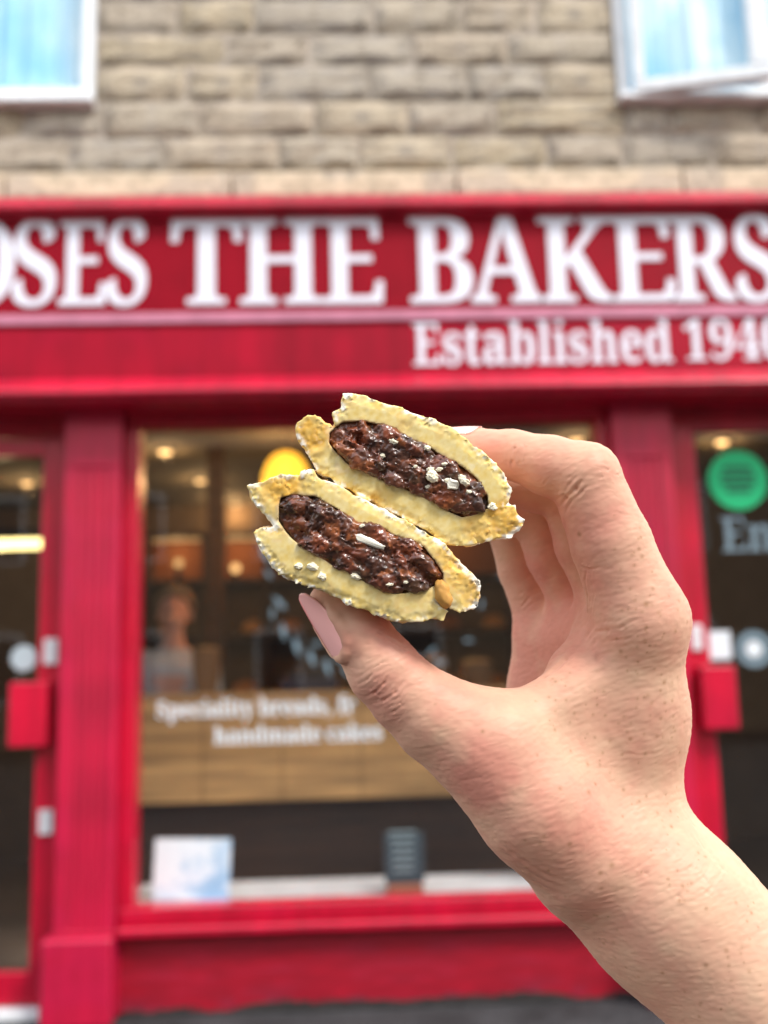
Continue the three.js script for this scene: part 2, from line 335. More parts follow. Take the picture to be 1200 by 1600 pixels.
// shop window with its frame, sill and lettering
const zG = -0.06;
const shopWin = sub('shop_window', [0, 0.3, 0], 'wide plate-glass window in a red frame');
const X = (px, py, z = 0) => W(px, py, z).x, Y = (px, py, z = 0) => W(px, py, z).y;
{
  const L0 = pl1 + 0.001, L1 = X(214, 1000, 0.02), R0 = X(938, 760, 0.02), R1 = pr0 - 0.001;
  const yT = Y(560, 600, 0.02), yH = Y(560, 662, 0.0), yB = Y(520, 1408, 0.02), yS = Y(520, 1436, 0.03);
  part('frame_stile', boxGeo(L0, L1, yB, yH, -0.1, 0.02, 0.006), redPaint, shopWin);
  part('frame_stile', boxGeo(R0, R1, yB, yH, -0.1, 0.02, 0.006), redPaint, shopWin);
  part('frame_head', boxGeo(L0, R1, yH + 0.001, yT, -0.1, 0.018, 0.006), redPaint, shopWin);
  part('frame_bottom_rail', boxGeo(L0, R1, yS, yB - 0.001, -0.1, 0.03, 0.01), redPaint, shopWin);
  part('window_sill', boxGeo(L0, R1, Y(520, 1458, 0.07), yS - 0.001, -0.1, 0.07, 0.016), redPaint, shopWin);
  part('pane', boxGeo(L1, R0, yB, yH, zG - 0.006, zG, 0), glass, shopWin);
  const zt = zG + 0.001;
  line('Speciality breads, fr', font, 244, 556, 1122, 26, zt, whiteFilm, shopWin, 0.0008, 'window_lettering');
  line('handmade cakes', font, 334, 598, 1163, 26, zt, whiteFilm, shopWin, 0.0008, 'window_lettering');
  // wreath of leaves printed on the pane
  const leaf = new THREE.Shape(); leaf.moveTo(0, 0); leaf.quadraticCurveTo(0.028, 0.035, 0.004, 0.09); leaf.quadraticCurveTo(-0.02, 0.04, 0, 0);
  const lg = new THREE.ExtrudeGeometry(leaf, { depth: 0.0008, bevelEnabled: false, curveSegments: 5 });
  const c = W(595, 857, zt), R = 182 * (c.z - eye.z) / -1640 / Math.cos(9.4 * DEG);
  for (let i = 0; i < 19; i++) for (const s of [-1, 1]) {
    if (noise3(i * 3.7, s * 5.1, 2) < -0.12) continue; const a = (-172 + i * 8.6 + s * 2) * DEG, m = new THREE.Mesh(lg, paleFilm); m.name = 'wreath_leaf'; shadowed(m);
    m.position.set(c.x + (R + s * 0.02) * Math.cos(a), c.y + (R + s * 0.02) * Math.sin(a), zt).sub(shopWin.position);
    m.rotation.z = a + (s > 0 ? -0.55 : 0.6 + Math.PI / 1.0) + 0.2 * noise3(i, s, 1) + (s < 0 ? -0.2 : 0);
    m.scale.setScalar(0.5 + 0.45 * rnd()); shopWin.add(m);
  }
  // stall riser with flaking paint at its foot
  const riserTex = noiseTex(512, (u, v) => {
    const edge = 0.1 + 0.1 * fbm(u * 9, 3, 1, 4) + 0.05 * fbm(u * 40, v * 40, 2, 3), k = 0.92 + 0.12 * fbm(u * 14, v * 14, 6, 4);
    const scuff = smooth(0.16, 0.3, fbm(u * 7 + 2, v * 22, 4, 5)) * 0.5;
    const bare = smooth(edge + 0.015, edge - 0.015, v), worn = smooth(0.08, 0.2, fbm(u * 13, v * 13, 9, 4)) * smooth(edge + 0.25, edge, v);
    const red = [0.64, 0.0, 0.13], stone = [0.25, 0.23, 0.22], pale = [0.62, 0.28, 0.36];
    return [0, 1, 2].map((i) => mixv(mixv(mixv(red[i], pale[i], scuff * 0.35), pale[i] * 0.8, worn * 0.5), stone[i] * (0.8 + 0.5 * fbm(u * 50, v * 50, 3, 3)), bare) * k);
  });
  const h = Y(520, 1458, 0.05), g = boxGeo(L0, R1, 0, h, -0.1, 0.0, 0.003);
  const p = g.attributes.position, uv = g.attributes.uv; for (let i = 0; i < p.count; i++) uv.setXY(i, (p.getX(i) - L0) / 1.1, p.getY(i) / (h * 1.04) + 0.01);
  part('stall_riser', g, std(0xffffff, 0.5, { map: riserTex }), building, 'red panel below the window with paint flaking at its foot');
  // white board inside the window
  const wb = thing('window_board', 'white painted board along the inside foot of the shop window', 'shelf', [(L0 + R1) / 2, 0, -0.3]);
  const yTop = Y(520, 1372, -0.5);
  part('board', boxGeo(L0, R1, yTop - 0.03, yTop, -0.5, -0.07, 0.005), upvc, wb);
  for (const x of [L0 + 0.1, (L0 + R1) / 2, R1 - 0.1]) part('bracket', boxGeo(x - 0.02, x + 0.02, 0.0, yTop - 0.031, -0.45, -0.11, 0.004), darkWood, wb);
}
// doors
function door(label, stile0, stile1, yTop, yGlassTop, yGlassBot, yBot, far, side, zD) {
  // stile0..stile1: pixel columns of the stile next to the pilaster
  const g = sub('door', [0, 0, zD], label), refY = 1000;
  const a = X(stile0[0], stile0[1], zD), b = X(stile1[0], stile1[1], zD), xf = far;
  const T = Y(600, yTop, zD), GT = Y(600, yGlassTop, zD), GB = Y(600, yGlassBot, zD), B = 0.05;
  const lo = Math.min(a, b), hi = Math.max(a, b);
  part('door_stile', boxGeo(lo, hi, B, T, zD - 0.05, zD, 0.006), redPaint, g);
  const inner = side < 0 ? lo : hi, x0 = Math.min(inner, xf), x1 = Math.max(inner, xf);
  part('door_stile', side < 0 ? boxGeo(x0 - 0.1, x0 - 0.001, B, T, zD - 0.05, zD, 0.006) : boxGeo(x1 + 0.001, x1 + 0.1, B, T, zD - 0.05, zD, 0.006), redPaint, g);
  part('door_top_rail', boxGeo(x0, x1, GT, T, zD - 0.05, zD - 0.001, 0.006), redPaint, g);
  part('door_bottom_rail', boxGeo(x0, x1, B, GB, zD - 0.05, zD - 0.001, 0.006), redPaint, g);
  part('pane', boxGeo(x0, x1, GB + 0.001, GT - 0.001, zD - 0.03, zD - 0.024, 0), glass, g);
  part('door_head', boxGeo(side < 0 ? x0 - 0.1 : lo, side < 0 ? hi : x1 + 0.1, T + 0.004, Y(600, 600, 0.02), zD - 0.08, zD - 0.01, 0.006), redPaint, g);
  part('threshold', boxGeo(side < 0 ? x0 - 0.1 : lo, side < 0 ? hi : x1 + 0.1, 0.004, 0.045, zD - 0.1, zD + 0.05, 0.006), upvc, g);
  return { g, x0, x1, GT, GB };
}
{
  const zD = -0.02;
  const dl = door('red framed glass door left of the window', [92, 1050], [58, 1050], 676, 703, 1500, 1560, X(-340, 1000, zD), -1, zD);
  part('door_jamb', boxGeo(X(92, 1050, zD) + 0.001, pl0 - 0.001, 0, Y(600, 600, 0.02), -0.1, zD + 0.015, 0.004), redPaint, dl.g);
  part('lock_box', pxBox(12, 72, 1066, 1168, zD + 0.001, 0.06, 0.008), redPaint, dl.g);
  part('hinge_plate', pxBox(68, 90, 998, 1038, zD + 0.001, zD + 0.014, 0.004), upvc, dl.g);
  part('hinge_plate', pxBox(60, 82, 1266, 1304, zD + 0.001, zD + 0.014, 0.004), upvc, dl.g);
  const zs = zD - 0.022, c = W(37, 1028, zs), disc = new THREE.CylinderGeometry(0.052, 0.052, 0.002, 32); disc.rotateX(Math.PI / 2); disc.translate(c.x, c.y, zs);
  part('round_sticker', disc, std(rgb(168, 180, 186), 0.6), dl.g);

  const dr = door('red framed glass door right of the window', [1072, 900], [1101, 900], 655, 682, 1500, 1560, X(1540, 1000, zD), 1, zD);
  part('door_jamb', boxGeo(pr1 + 0.001, X(1072, 900, zD) - 0.001, 0, Y(600, 600, 0.02), -0.1, zD + 0.015, 0.004), redPaint, dr.g);
  part('lock_box', pxBox(1098, 1153, 1040, 1140, zD + 0.001, 0.06, 0.008), redPaint, dr.g);
  part('hinge_plate', pxBox(1080, 1098, 976, 1016, zD + 0.001, zD + 0.014, 0.004), upvc, dr.g);
  const gc = W(1153, 750, zs), gd = new THREE.CylinderGeometry(0.128, 0.128, 0.002, 48); gd.rotateX(Math.PI / 2); gd.translate(gc.x, gc.y, zs);
  part('round_sticker', gd, std(rgb(10, 196, 124), 0.5), dr.g, 'green round sticker');
  const dg = std(rgb(6, 110, 74), 0.5);
  for (let r = 0; r < 4; r++) { const w = [0.06, 0.074, 0.07, 0.05][r]; part('sticker_print', boxGeo(gc.x - w, gc.x + w, gc.y + 0.05 - r * 0.032 - 0.011, gc.y + 0.05 - r * 0.032 + 0.011, zs + 0.001, zs + 0.0026, 0), dg, dr.g); }
  line('En', font, 1128, 1212, 862, 54, zs, paleFilm, dr.g, 0.0012, 'window_lettering');
  const sq = pxBox(1106, 1142, 986, 1030, zs - 0.001, zs + 0.001, 0); part('square_sticker', sq, whiteFilm, dr.g);
  const rc = W(1178, 1014, zs), rg = new THREE.RingGeometry(0.045, 0.075, 32); rg.translate(rc.x, rc.y, zs + 0.001); part('ring_sticker', rg, paleFilm, dr.g);
  const rb = new THREE.CylinderGeometry(0.035, 0.035, 0.002, 24); rb.rotateX(Math.PI / 2); rb.translate(rc.x, rc.y, zs); part('round_sticker', rb, whiteFilm, dr.g);
}

// ------------------------------------------------------------------ the shop inside
const CEIL = 2.66, BACK = -3.9, XL = -4.2, XR = 4.6;
structure('shop_floor', boxGeo(XL, XR, -0.06, 0.012, BACK, -0.1, 0), plaster(108, 90, 74), 'dark floor inside the shop');
structure('shop_ceiling', boxGeo(XL, XR, CEIL, CEIL + 0.1, BACK, -0.1, 0), plaster(112, 102, 86), 'dim ceiling inside the shop');
structure('shop_back_wall', boxGeo(XL, XR, 0.012, CEIL, BACK - 0.1, BACK, 0), plaster(112, 92, 72), 'dark back wall of the shop');
structure('shop_side_wall', boxGeo(XL - 0.1, XL, 0, CEIL, BACK, -0.1, 0), plaster(90, 76, 60), 'side wall of the shop');
structure('shop_side_wall', boxGeo(XR, XR + 0.1, 0, CEIL, BACK, -0.1, 0), plaster(90, 76, 60), 'side wall of the shop');
// what closes the shopfront beyond the doors, outside the frame
structure('shopfront_end_wall', boxGeo(XL - 0.1, X(-500, 1000, 0), 0, 3.0, -0.12, 0.02, 0.004), redMatt, 'red boarded end of the shopfront');
structure('shopfront_end_wall', boxGeo(X(1700, 1000, 0), XR + 0.1, 0, 3.0, -0.12, 0.02, 0.004), redMatt, 'red boarded end of the shopfront');

const warm = new THREE.Color(1, 0.62, 0.28);
const bulbMat = (k) => new THREE.MeshStandardMaterial({ color: 0x000000, emissive: new THREE.Color(1, 0.55, 0.2), emissiveIntensity: k });
const ringGeo = new THREE.TorusGeometry(0.055, 0.012, 8, 24); ringGeo.rotateX(Math.PI / 2);
const lensGeo = new THREE.SphereGeometry(0.042, 16, 8, 0, Math.PI * 2, Math.PI / 2, Math.PI / 2); lensGeo.scale(1, 0.6, 1);
const lampSpots = [[258, 708, 9, 'above the shop window, beside the pilaster'], [313, 753, 5], [349, 782, 4], [377, 803, 3], [42, 757, 6], [1128, 693, 9], [900, 690, 6], [437, 655, 2]];
lampSpots.forEach(([px, py, k, where], i) => {
  const p = onY(px, py, CEIL - 0.02);
  if (p.z < BACK + 0.1) p.z = BACK + 0.1;
  const t = thing('ceiling_downlight', 'small amber ceiling downlight glowing inside the shop', 'ceiling light', [p.x, CEIL, p.z], 'downlights in the shop ceiling');
  place('ring', ringGeo, blackMetal, t, new THREE.Vector3(0, -0.006, 0));
  place('lamp_lens', lensGeo, bulbMat(k * 0.2), t, new THREE.Vector3(0, -0.004, 0));
  const l = new THREE.PointLight(warm, 0.09); l.position.set(p.x, CEIL - 0.08, p.z); l.castShadow = true; l.shadow.radius = 2; scene.add(l);
});
{ // pendant
  const p = W(447, 742, -1.5), t = thing('pendant_lamp', 'glowing yellow dome pendant lamp hanging inside the shop', 'lamp', [p.x, p.y, p.z]);
  const prof = [[0.012, 0.13], [0.03, 0.128], [0.07, 0.11], [0.11, 0.06], [0.13, 0], [0.135, -0.06], [0.13, -0.06], [0.125, 0], [0.1, 0.06], [0.06, 0.1], [0.012, 0.12]].map(([a, b]) => new THREE.Vector2(a, b));
  place('lamp_shade', new THREE.LatheGeometry(prof, 40), new THREE.MeshStandardMaterial({ color: rgb(230, 150, 20), roughness: 0.5, emissive: new THREE.Color(1, 0.5, 0.04), emissiveIntensity: 0.75 }), t, new THREE.Vector3());
  const c = new THREE.CylinderGeometry(0.004, 0.004, CEIL - p.y - 0.13, 8); place('cord', c, blackMetal, t, new THREE.Vector3(0, 0.13 + (CEIL - p.y - 0.13) / 2, 0));
  place('bulb', new THREE.SphereGeometry(0.035, 16, 12), bulbMat(6), t, new THREE.Vector3(0, -0.03, 0));
  const l = new THREE.PointLight(warm, 0.3); l.position.set(p.x, p.y - 0.03, p.z); l.castShadow = true; scene.add(l);
}
{ // tube light behind the left door
  const a = W(-70, 852, -2), b = W(70, 849, -2), t = thing('tube_light', 'straight yellow tube light glowing behind the left door', 'light', [(a.x + b.x) / 2, a.y, -2]);
  const w = b.x - a.x, c = new THREE.CylinderGeometry(0.03, 0.03, w, 16); c.rotateZ(Math.PI / 2);
  place('tube', c, new THREE.MeshStandardMaterial({ color: 0x000000, emissive: new THREE.Color(1, 0.78, 0.3), emissiveIntensity: 1.6 }), t, new THREE.Vector3());
  place('housing', boxGeo(-w / 2 - 0.02, w / 2 + 0.02, 0.031, 0.09, -0.03, 0.03, 0.006), blackMetal, t, new THREE.Vector3());
  for (const s of [-1, 1]) place('hanger', new THREE.CylinderGeometry(0.003, 0.003, CEIL - a.y - 0.09, 6), blackMetal, t, new THREE.Vector3(s * w * 0.4, 0.09 + (CEIL - a.y - 0.09) / 2, 0));
  const l = new THREE.PointLight(new THREE.Color(1, 0.78, 0.4), 0.2); l.position.set((a.x + b.x) / 2, a.y - 0.06, -2); l.castShadow = true; scene.add(l);
}
{ // serving counter behind the glass
  const z = -0.95, x0 = X(192, 1170, z), x1 = X(930, 1170, z), yT = Y(400, 1082, z), yB = Y(420, 1251, z);
  const t = thing('serving_counter', 'light wooden serving counter across the shop', 'counter', [(x0 + x1) / 2, 0, z]);
  const n = 6; for (let i = 0; i < n; i++) { const a = mixv(x0, x1, i / n), b = mixv(x0, x1, (i + 1) / n); part('front_panel', boxGeo(a + 0.002, b - 0.002, yB, yT - 0.032, z - 0.03, z, 0.003), wood, t); }
  part('counter_top', boxGeo(x0 - 0.02, x1 + 0.02, yT - 0.03, yT, z - 0.34, z + 0.02, 0.006), wood, t);
  part('base', boxGeo(x0 + 0.05, x1 - 0.05, 0.012, yB, z - 0.3, z - 0.12, 0.004), darkWood, t);
}
{ // lit shelves on the back wall
  const z = BACK + 0.02;
  const y0 = Y(320, 905, z + 0.3), y1 = Y(320, 838, z + 0.3);
  const t = thing('lit_shelf_unit', 'dark wooden shelf unit with amber lit niches on the back wall', 'shelf', [X(320, 870, z), 0, z]);
  const xs = [X(225, 870, z + 0.3), X(320, 870, z + 0.3), X(415, 870, z + 0.3), X(620, 870, z + 0.3), X(800, 870, z + 0.3)];
  for (const y of [y0 - 0.03, y1, y0 - 0.45, y0 - 0.9]) part('shelf_board', boxGeo(xs[0] - 0.03, xs[4] + 0.03, y, y + 0.03, z, z + 0.32, 0.003), darkWood, t);
  for (const x of xs) part('upright', boxGeo(x - 0.018, x + 0.018, 0.012, y1 - 0.001, z, z + 0.31, 0.003), darkWood, t);
  for (let i = 0; i < 4; i++) {
    part('niche_back', boxGeo(xs[i] + 0.019, xs[i + 1] - 0.019, y0 + 0.001, y1 - 0.001, z, z + 0.02, 0), std(rgb(150, 84, 34), 0.7), t);
    const s = new THREE.CylinderGeometry(0.008, 0.008, xs[i + 1] - xs[i] - 0.1, 8); s.rotateZ(Math.PI / 2); s.translate((xs[i] + xs[i + 1]) / 2, y1 - 0.012, z + 0.2);
    part('strip_light', s, bulbMat(0.35), t);
    const l = new THREE.PointLight(warm, i < 2 ? 0.05 : 0.015); l.position.set((xs[i] + xs[i + 1]) / 2, y1 - 0.05, z + 0.2); l.castShadow = true; l.shadow.radius = 4; scene.add(l);
  }
  for (const [px, py] of [[279, 880], [368, 888]]) {
    const p = W(px, py, z + 0.26), j = thing('table_lamp', 'tiny glowing amber lamp standing in a lit niche', 'lamp', [p.x, y0, p.z], 'little lamps in the niches');
    place('lamp_bulb', new THREE.SphereGeometry(0.034, 16, 12), bulbMat(px > 300 ? 0.7 : 0.4), j, new THREE.Vector3(0, p.y - y0, 0));
    place('stand', new THREE.CylinderGeometry(0.014, 0.03, Math.max(0.02, p.y - y0 - 0.03), 12), blackMetal, j, new THREE.Vector3(0, (p.y - y0 - 0.03) / 2, 0));
  }
  const crust = [std(rgb(176, 112, 50), 0.7), std(rgb(150, 88, 40), 0.7), std(rgb(196, 140, 80), 0.7)];
  const bun = new THREE.SphereGeometry(1, 20, 12); { const p = bun.attributes.position; for (let i = 0; i < p.count; i++) { const y = p.getY(i); p.setY(i, y < 0 ? y * 0.35 : y * (1 - 0.1 * Math.abs(Math.sin(p.getX(i) * 7)))); } bun.computeVertexNormals(); }
  for (let r = 0; r < 2; r++) for (let i = 0; i < 9; i++) {
    const x = mixv(xs[0] + 0.15, xs[4] - 0.15, i / 8) + rr(-0.03, 0.03), s = rr(0.08, 0.12), y = y0 - 0.42 - r * 0.45, m = new THREE.Mesh(bun, crust[(i + r) % 3]);
    if (xs.some((u) => Math.abs(u - x) < 0.1)) continue;
    m.name = numbered('bread_loaf'); m.scale.set(s, 0.09, 0.1); m.position.set(x, y + 0.033, z + 0.17); shadowed(m);
    m.userData = { label: 'baked loaf on the dark shelves behind the counter', category: 'bread', group: 'loaves on the shelves' }; scene.add(m);
  }
}
{ // things on and behind the counter
  const z = -1.12, yT = Y(400, 1082, -0.95);
  const bx = (name, label, cat, a, b, top, z0, dz, mat) => { const t = thing(name, label, cat, [X((a + b) / 2, 1000, z0), yT, z0]); const x0 = X(a, 1050, z0), x1 = X(b, 1050, z0), h = Y((a + b) / 2, top, z0); return { t, x0, x1, h }; };
  const till = bx('cash_till', 'dark blue till standing on the wooden counter', 'till', 440, 528, 1046, z, 0.2);
  part('body', boxGeo(till.x0, till.x1, yT + 0.001, mixv(yT, till.h, 0.6), z - 0.1, z + 0.12, 0.01), std(rgb(38, 36, 54), 0.5), till.t);
  part('screen_panel', boxGeo(till.x0 + 0.03, till.x1 - 0.05, mixv(yT, till.h, 0.6), till.h, z - 0.02, z + 0.01, 0.006), blackMetal, till.t);
  const cards = [[300, 345, 985], [560, 600, 1015], [660, 700, 1008], [720, 770, 1020]];
  cards.forEach(([a, b, top], i) => { const c = bx('display_basket', ['woven basket with pale rolls on the counter', 'tall pale paper bag of loaves on the counter', 'brown paper bag of bread on the counter', 'low wicker tray of buns on the counter'][i], ['basket', 'bag', 'bag', 'tray'][i], a, b, top, z, 0.2);
    const w = (c.x1 - c.x0) / 2, cx = (c.x0 + c.x1) / 2, h = (c.h - yT) * 0.7, prof = [[w * 0.7, 0], [w * 0.95, h * 0.5], [w, h], [w * 0.93, h], [w * 0.85, h * 0.5], [w * 0.6, 0.012], [0.001, 0.012]].map((p) => new THREE.Vector2(...p));
    const g = new THREE.LatheGeometry(prof, 28); g.translate(cx, yT + 0.001, z); part(i % 3 ? 'bag' : 'basket', g, [std(rgb(130, 96, 60), 0.8), std(rgb(170, 160, 140), 0.8), std(rgb(140, 104, 70), 0.8), std(rgb(110, 80, 50), 0.8)][i], c.t);
    for (let k = 0; k < 4; k++) { const s = new THREE.SphereGeometry(w * 0.48, 14, 10); s.scale(1, 0.7, 1); s.translate(cx + w * 0.42 * Math.cos(k * 1.6), yT + h * 0.95, z + w * 0.42 * Math.sin(k * 1.6)); part('bread_roll', s, std(rgb(176, 124 + 10 * k, 70 + 8 * k), 0.7), c.t); } });
  const px0 = X(338, 980, -1.9), post = thing('timber_post', 'brown timber post behind the counter', 'post', [px0, 0, -1.9]);
  part('post_shaft', boxGeo(px0 - 0.05, px0 + 0.05, 0.1, CEIL - 0.001, -1.95, -1.85, 0.006), std(rgb(70, 50, 34), 0.6, { map: woodTex }), post); part('post_base', boxGeo(px0 - 0.07, px0 + 0.07, 0.012, 0.099, -1.97, -1.83, 0.006), darkWood, post);
}
{ // poster and chalkboard standing on the window board
  const yTop = Y(520, 1372, -0.5);
  const za = -0.12, p0 = W(238, 1402, za), p1 = W(358, 1402, za), ph = W(300, 1306, za).y;
  const yb = yTop + 0.001;
  const posterTex = noiseTex(256, (u, v) => { const n = fbm(u * 5, v * 5, 8, 4), d = 0.75 * smooth(0.1, 0.9, u * 0.7 + n * 0.9 - v * 0.3 + 0.15) + 0.1 * fbm(u * 30, v * 30, 2, 2); return [mixv(0.9, 0.46, d), mixv(0.93, 0.66, d), mixv(0.95, 0.82, d)]; });
  const po = thing('poster', 'pale blue and white card leaning behind the shop window', 'poster', [(p0.x + p1.x) / 2, yb, za]);
  const w = (p1.x - p0.x) / 2, h = ph - p0.y, s = new THREE.Shape(); s.moveTo(-w, 0); s.lineTo(w, 0); s.lineTo(w, h); s.lineTo(-w, h); s.closePath();
  const pg = new THREE.ExtrudeGeometry(s, { depth: 0.006, bevelEnabled: false }); { const p = pg.attributes.position, uv = pg.attributes.uv; for (let i = 0; i < p.count; i++) uv.setXY(i, (p.getX(i) + w) / (2 * w), p.getY(i) / h); }
  const card = place('card', pg, std(0xffffff, 0.5, { map: posterTex }), po, new THREE.Vector3()); card.rotation.set(-0.1, 0, -0.03);
  place('easel_strut', boxGeo(-0.012, 0.012, 0, h * 0.7, -0.1, -0.09, 0.002), darkWood, po, new THREE.Vector3());
  const c0 = W(602, 1386, za), c1 = W(664, 1386, za), ch = W(632, 1300, za).y - c0.y, cw = (c1.x - c0.x) / 2;
  const cb = thing('menu_board', 'small slate menu board standing on a wooden block', 'chalkboard', [(c0.x + c1.x) / 2, yb, za]);
  place('stand', boxGeo(-cw * 0.9, cw * 0.9, 0, 0.035, -0.04, 0.03, 0.004), std(rgb(150, 96, 74), 0.6, { map: woodTex }), cb, new THREE.Vector3());
  place('slate', boxGeo(-cw, cw, 0.036, ch + 0.02, -0.012, 0.0, 0.003), std(rgb(44, 58, 66), 0.7), cb, new THREE.Vector3());
  const chalk = std(rgb(130, 146, 150), 0.9);
  for (let r = 0; r < 6; r++) { const lw = cw * (0.55 + 0.25 * hash3(r, 2, 3)); place('chalk_line', boxGeo(-lw, lw * 0.8, 0.08 + r * 0.03, 0.09 + r * 0.03, -0.001, 0.0012, 0), chalk, cb, new THREE.Vector3()); }
}

// ------------------------------------------------------------------ implicit surfaces
function surfaceNets(min, max, cell, sdf, slack = 1.15) {
  const n = [0, 1, 2].map((i) => Math.ceil((max[i] - min[i]) / cell) + 2), [nx, ny, nz] = n, val = new Float32Array(nx * ny * nz), B = 6;
  const reach = Math.sqrt(3) * B * cell / 2 * slack + cell;
  for (let bz = 0; bz < nz; bz += B) for (let by = 0; by < ny; by += B) for (let bx = 0; bx < nx; bx += B) {
    const c = sdf(min[0] + (bx + B / 2) * cell, min[1] + (by + B / 2) * cell, min[2] + (bz + B / 2) * cell), skip = Math.abs(c) > reach;
    for (let z = bz; z < Math.min(bz + B, nz); z++) for (let y = by; y < Math.min(by + B, ny); y++) for (let x = bx; x < Math.min(bx + B, nx); x++)
      val[(z * ny + y) * nx + x] = skip ? c : sdf(min[0] + x * cell, min[1] + y * cell, min[2] + z * cell);
  }
  const vid = new Int32Array(nx * ny * nz).fill(-1), pos = [], idx = [], sy = nx, sz = nx * ny;
  const E = [[0, 1], [2, 3], [4, 5], [6, 7], [0, 2], [1, 3], [4, 6], [5, 7], [0, 4], [1, 5], [2, 6], [3, 7]];
  const c8 = new Float32Array(8);
  for (let z = 0; z < nz - 1; z++) for (let y = 0; y < ny - 1; y++) for (let x = 0; x < nx - 1; x++) {
    const o = (z * ny + y) * nx + x; let m = 0;
    for (let i = 0; i < 8; i++) { c8[i] = val[o + (i & 1) + ((i >> 1) & 1) * sy + (i >> 2) * sz]; if (c8[i] < 0) m |= 1 << i; }
    if (m === 0 || m === 255) continue;
    let k = 0, px = 0, py = 0, pz = 0;
    for (const [a, b] of E) { if ((c8[a] < 0) === (c8[b] < 0)) continue; const t = c8[a] / (c8[a] - c8[b]); px += mixv(a & 1, b & 1, t); py += mixv((a >> 1) & 1, (b >> 1) & 1, t); pz += mixv(a >> 2, b >> 2, t); k++; }
    vid[o] = pos.length / 3; pos.push(min[0] + (x + px / k) * cell, min[1] + (y + py / k) * cell, min[2] + (z + pz / k) * cell);
  }
  const quad = (a, b, c, d, flip) => { if (a < 0 || b < 0 || c < 0 || d < 0) return; flip ? idx.push(a, c, b, a, d, c) : idx.push(a, b, c, a, c, d); };
  for (let z = 1; z < nz - 1; z++) for (let y = 1; y < ny - 1; y++) for (let x = 1; x < nx - 1; x++) {
    const o = (z * ny + y) * nx + x, s = val[o] < 0;
    if (s !== val[o + 1] < 0) quad(vid[o - sy - sz], vid[o - sz], vid[o], vid[o - sy], !s);
    if (s !== val[o + sy] < 0) quad(vid[o - 1 - sz], vid[o - 1], vid[o], vid[o - sz], !s);
    if (s !== val[o + sz] < 0) quad(vid[o - 1 - sy], vid[o - sy], vid[o], vid[o - 1], !s);
  }
  return { pos, idx };
}
function subdivide({ pos, idx }, want = null) {
  const p = pos.slice(), out = [], seen = new Map(), nv = pos.length / 3;
  const mid = (a, b) => { const k = a < b ? a * nv + b : b * nv + a; let i = seen.get(k); if (i === undefined) { i = p.length / 3; for (let c = 0; c < 3; c++) p.push((p[3 * a + c] + p[3 * b + c]) / 2); seen.set(k, i); } return i; };
  for (let i = 0; i < idx.length; i += 3) { const [a, b, c] = [idx[i], idx[i + 1], idx[i + 2]], d = mid(a, b), e = mid(b, c), f = mid(c, a); out.push(a, d, f, d, b, e, f, e, c, d, e, f); }
  return { pos: p, idx: out };
}
function gradient(sdf, x, y, z, e, out) {
  const a = sdf(x + e, y - e, z - e), b = sdf(x - e, y - e, z + e), c = sdf(x - e, y + e, z - e), d = sdf(x + e, y + e, z + e);
  out[0] = a - b - c + d; out[1] = -a - b + c + d; out[2] = -a + b - c + d;
  const l = Math.hypot(...out) || 1; out[0] /= l; out[1] /= l; out[2] /= l; return l;
}
const smin = (a, b, k) => { const h = Math.max(k - Math.abs(a - b), 0) / k; return Math.min(a, b) - h * h * k * 0.25; };
function capsule(a, b, ra, rb) {
  const [ax, ay, az] = a, bx = b[0] - ax, by = b[1] - ay, bz = b[2] - az, l2 = bx * bx + by * by + bz * bz || 1e-9;
  return (x, y, z) => { x -= ax; y -= ay; z -= az; let t = (x * bx + y * by + z * bz) / l2; t = t < 0 ? 0 : t > 1 ? 1 : t; const dx = x - bx * t, dy = y - by * t, dz = z - bz * t; return Math.sqrt(dx * dx + dy * dy + dz * dz) - (ra + (rb - ra) * t); };
}
function triPrism(A, B, C, r) {   // rounded triangular sheet
  const a = new THREE.Vector3(...A), b = new THREE.Vector3(...B), c = new THREE.Vector3(...C), t = new THREE.Triangle(a, b, c), p = new THREE.Vector3(), q = new THREE.Vector3();
  return (x, y, z) => { p.set(x, y, z); t.closestPointToPoint(p, q); return p.distanceTo(q) - r; };
}
function toGeometry({ pos, idx }, color) {
  const g = new THREE.BufferGeometry(); g.setAttribute('position', new THREE.BufferAttribute(new Float32Array(pos), 3)); g.setIndex(new THREE.BufferAttribute(new Uint32Array(idx), 1));
  if (color) g.setAttribute('color', new THREE.BufferAttribute(new Float32Array(color), 3));
  g.computeVertexNormals(); return g;
}
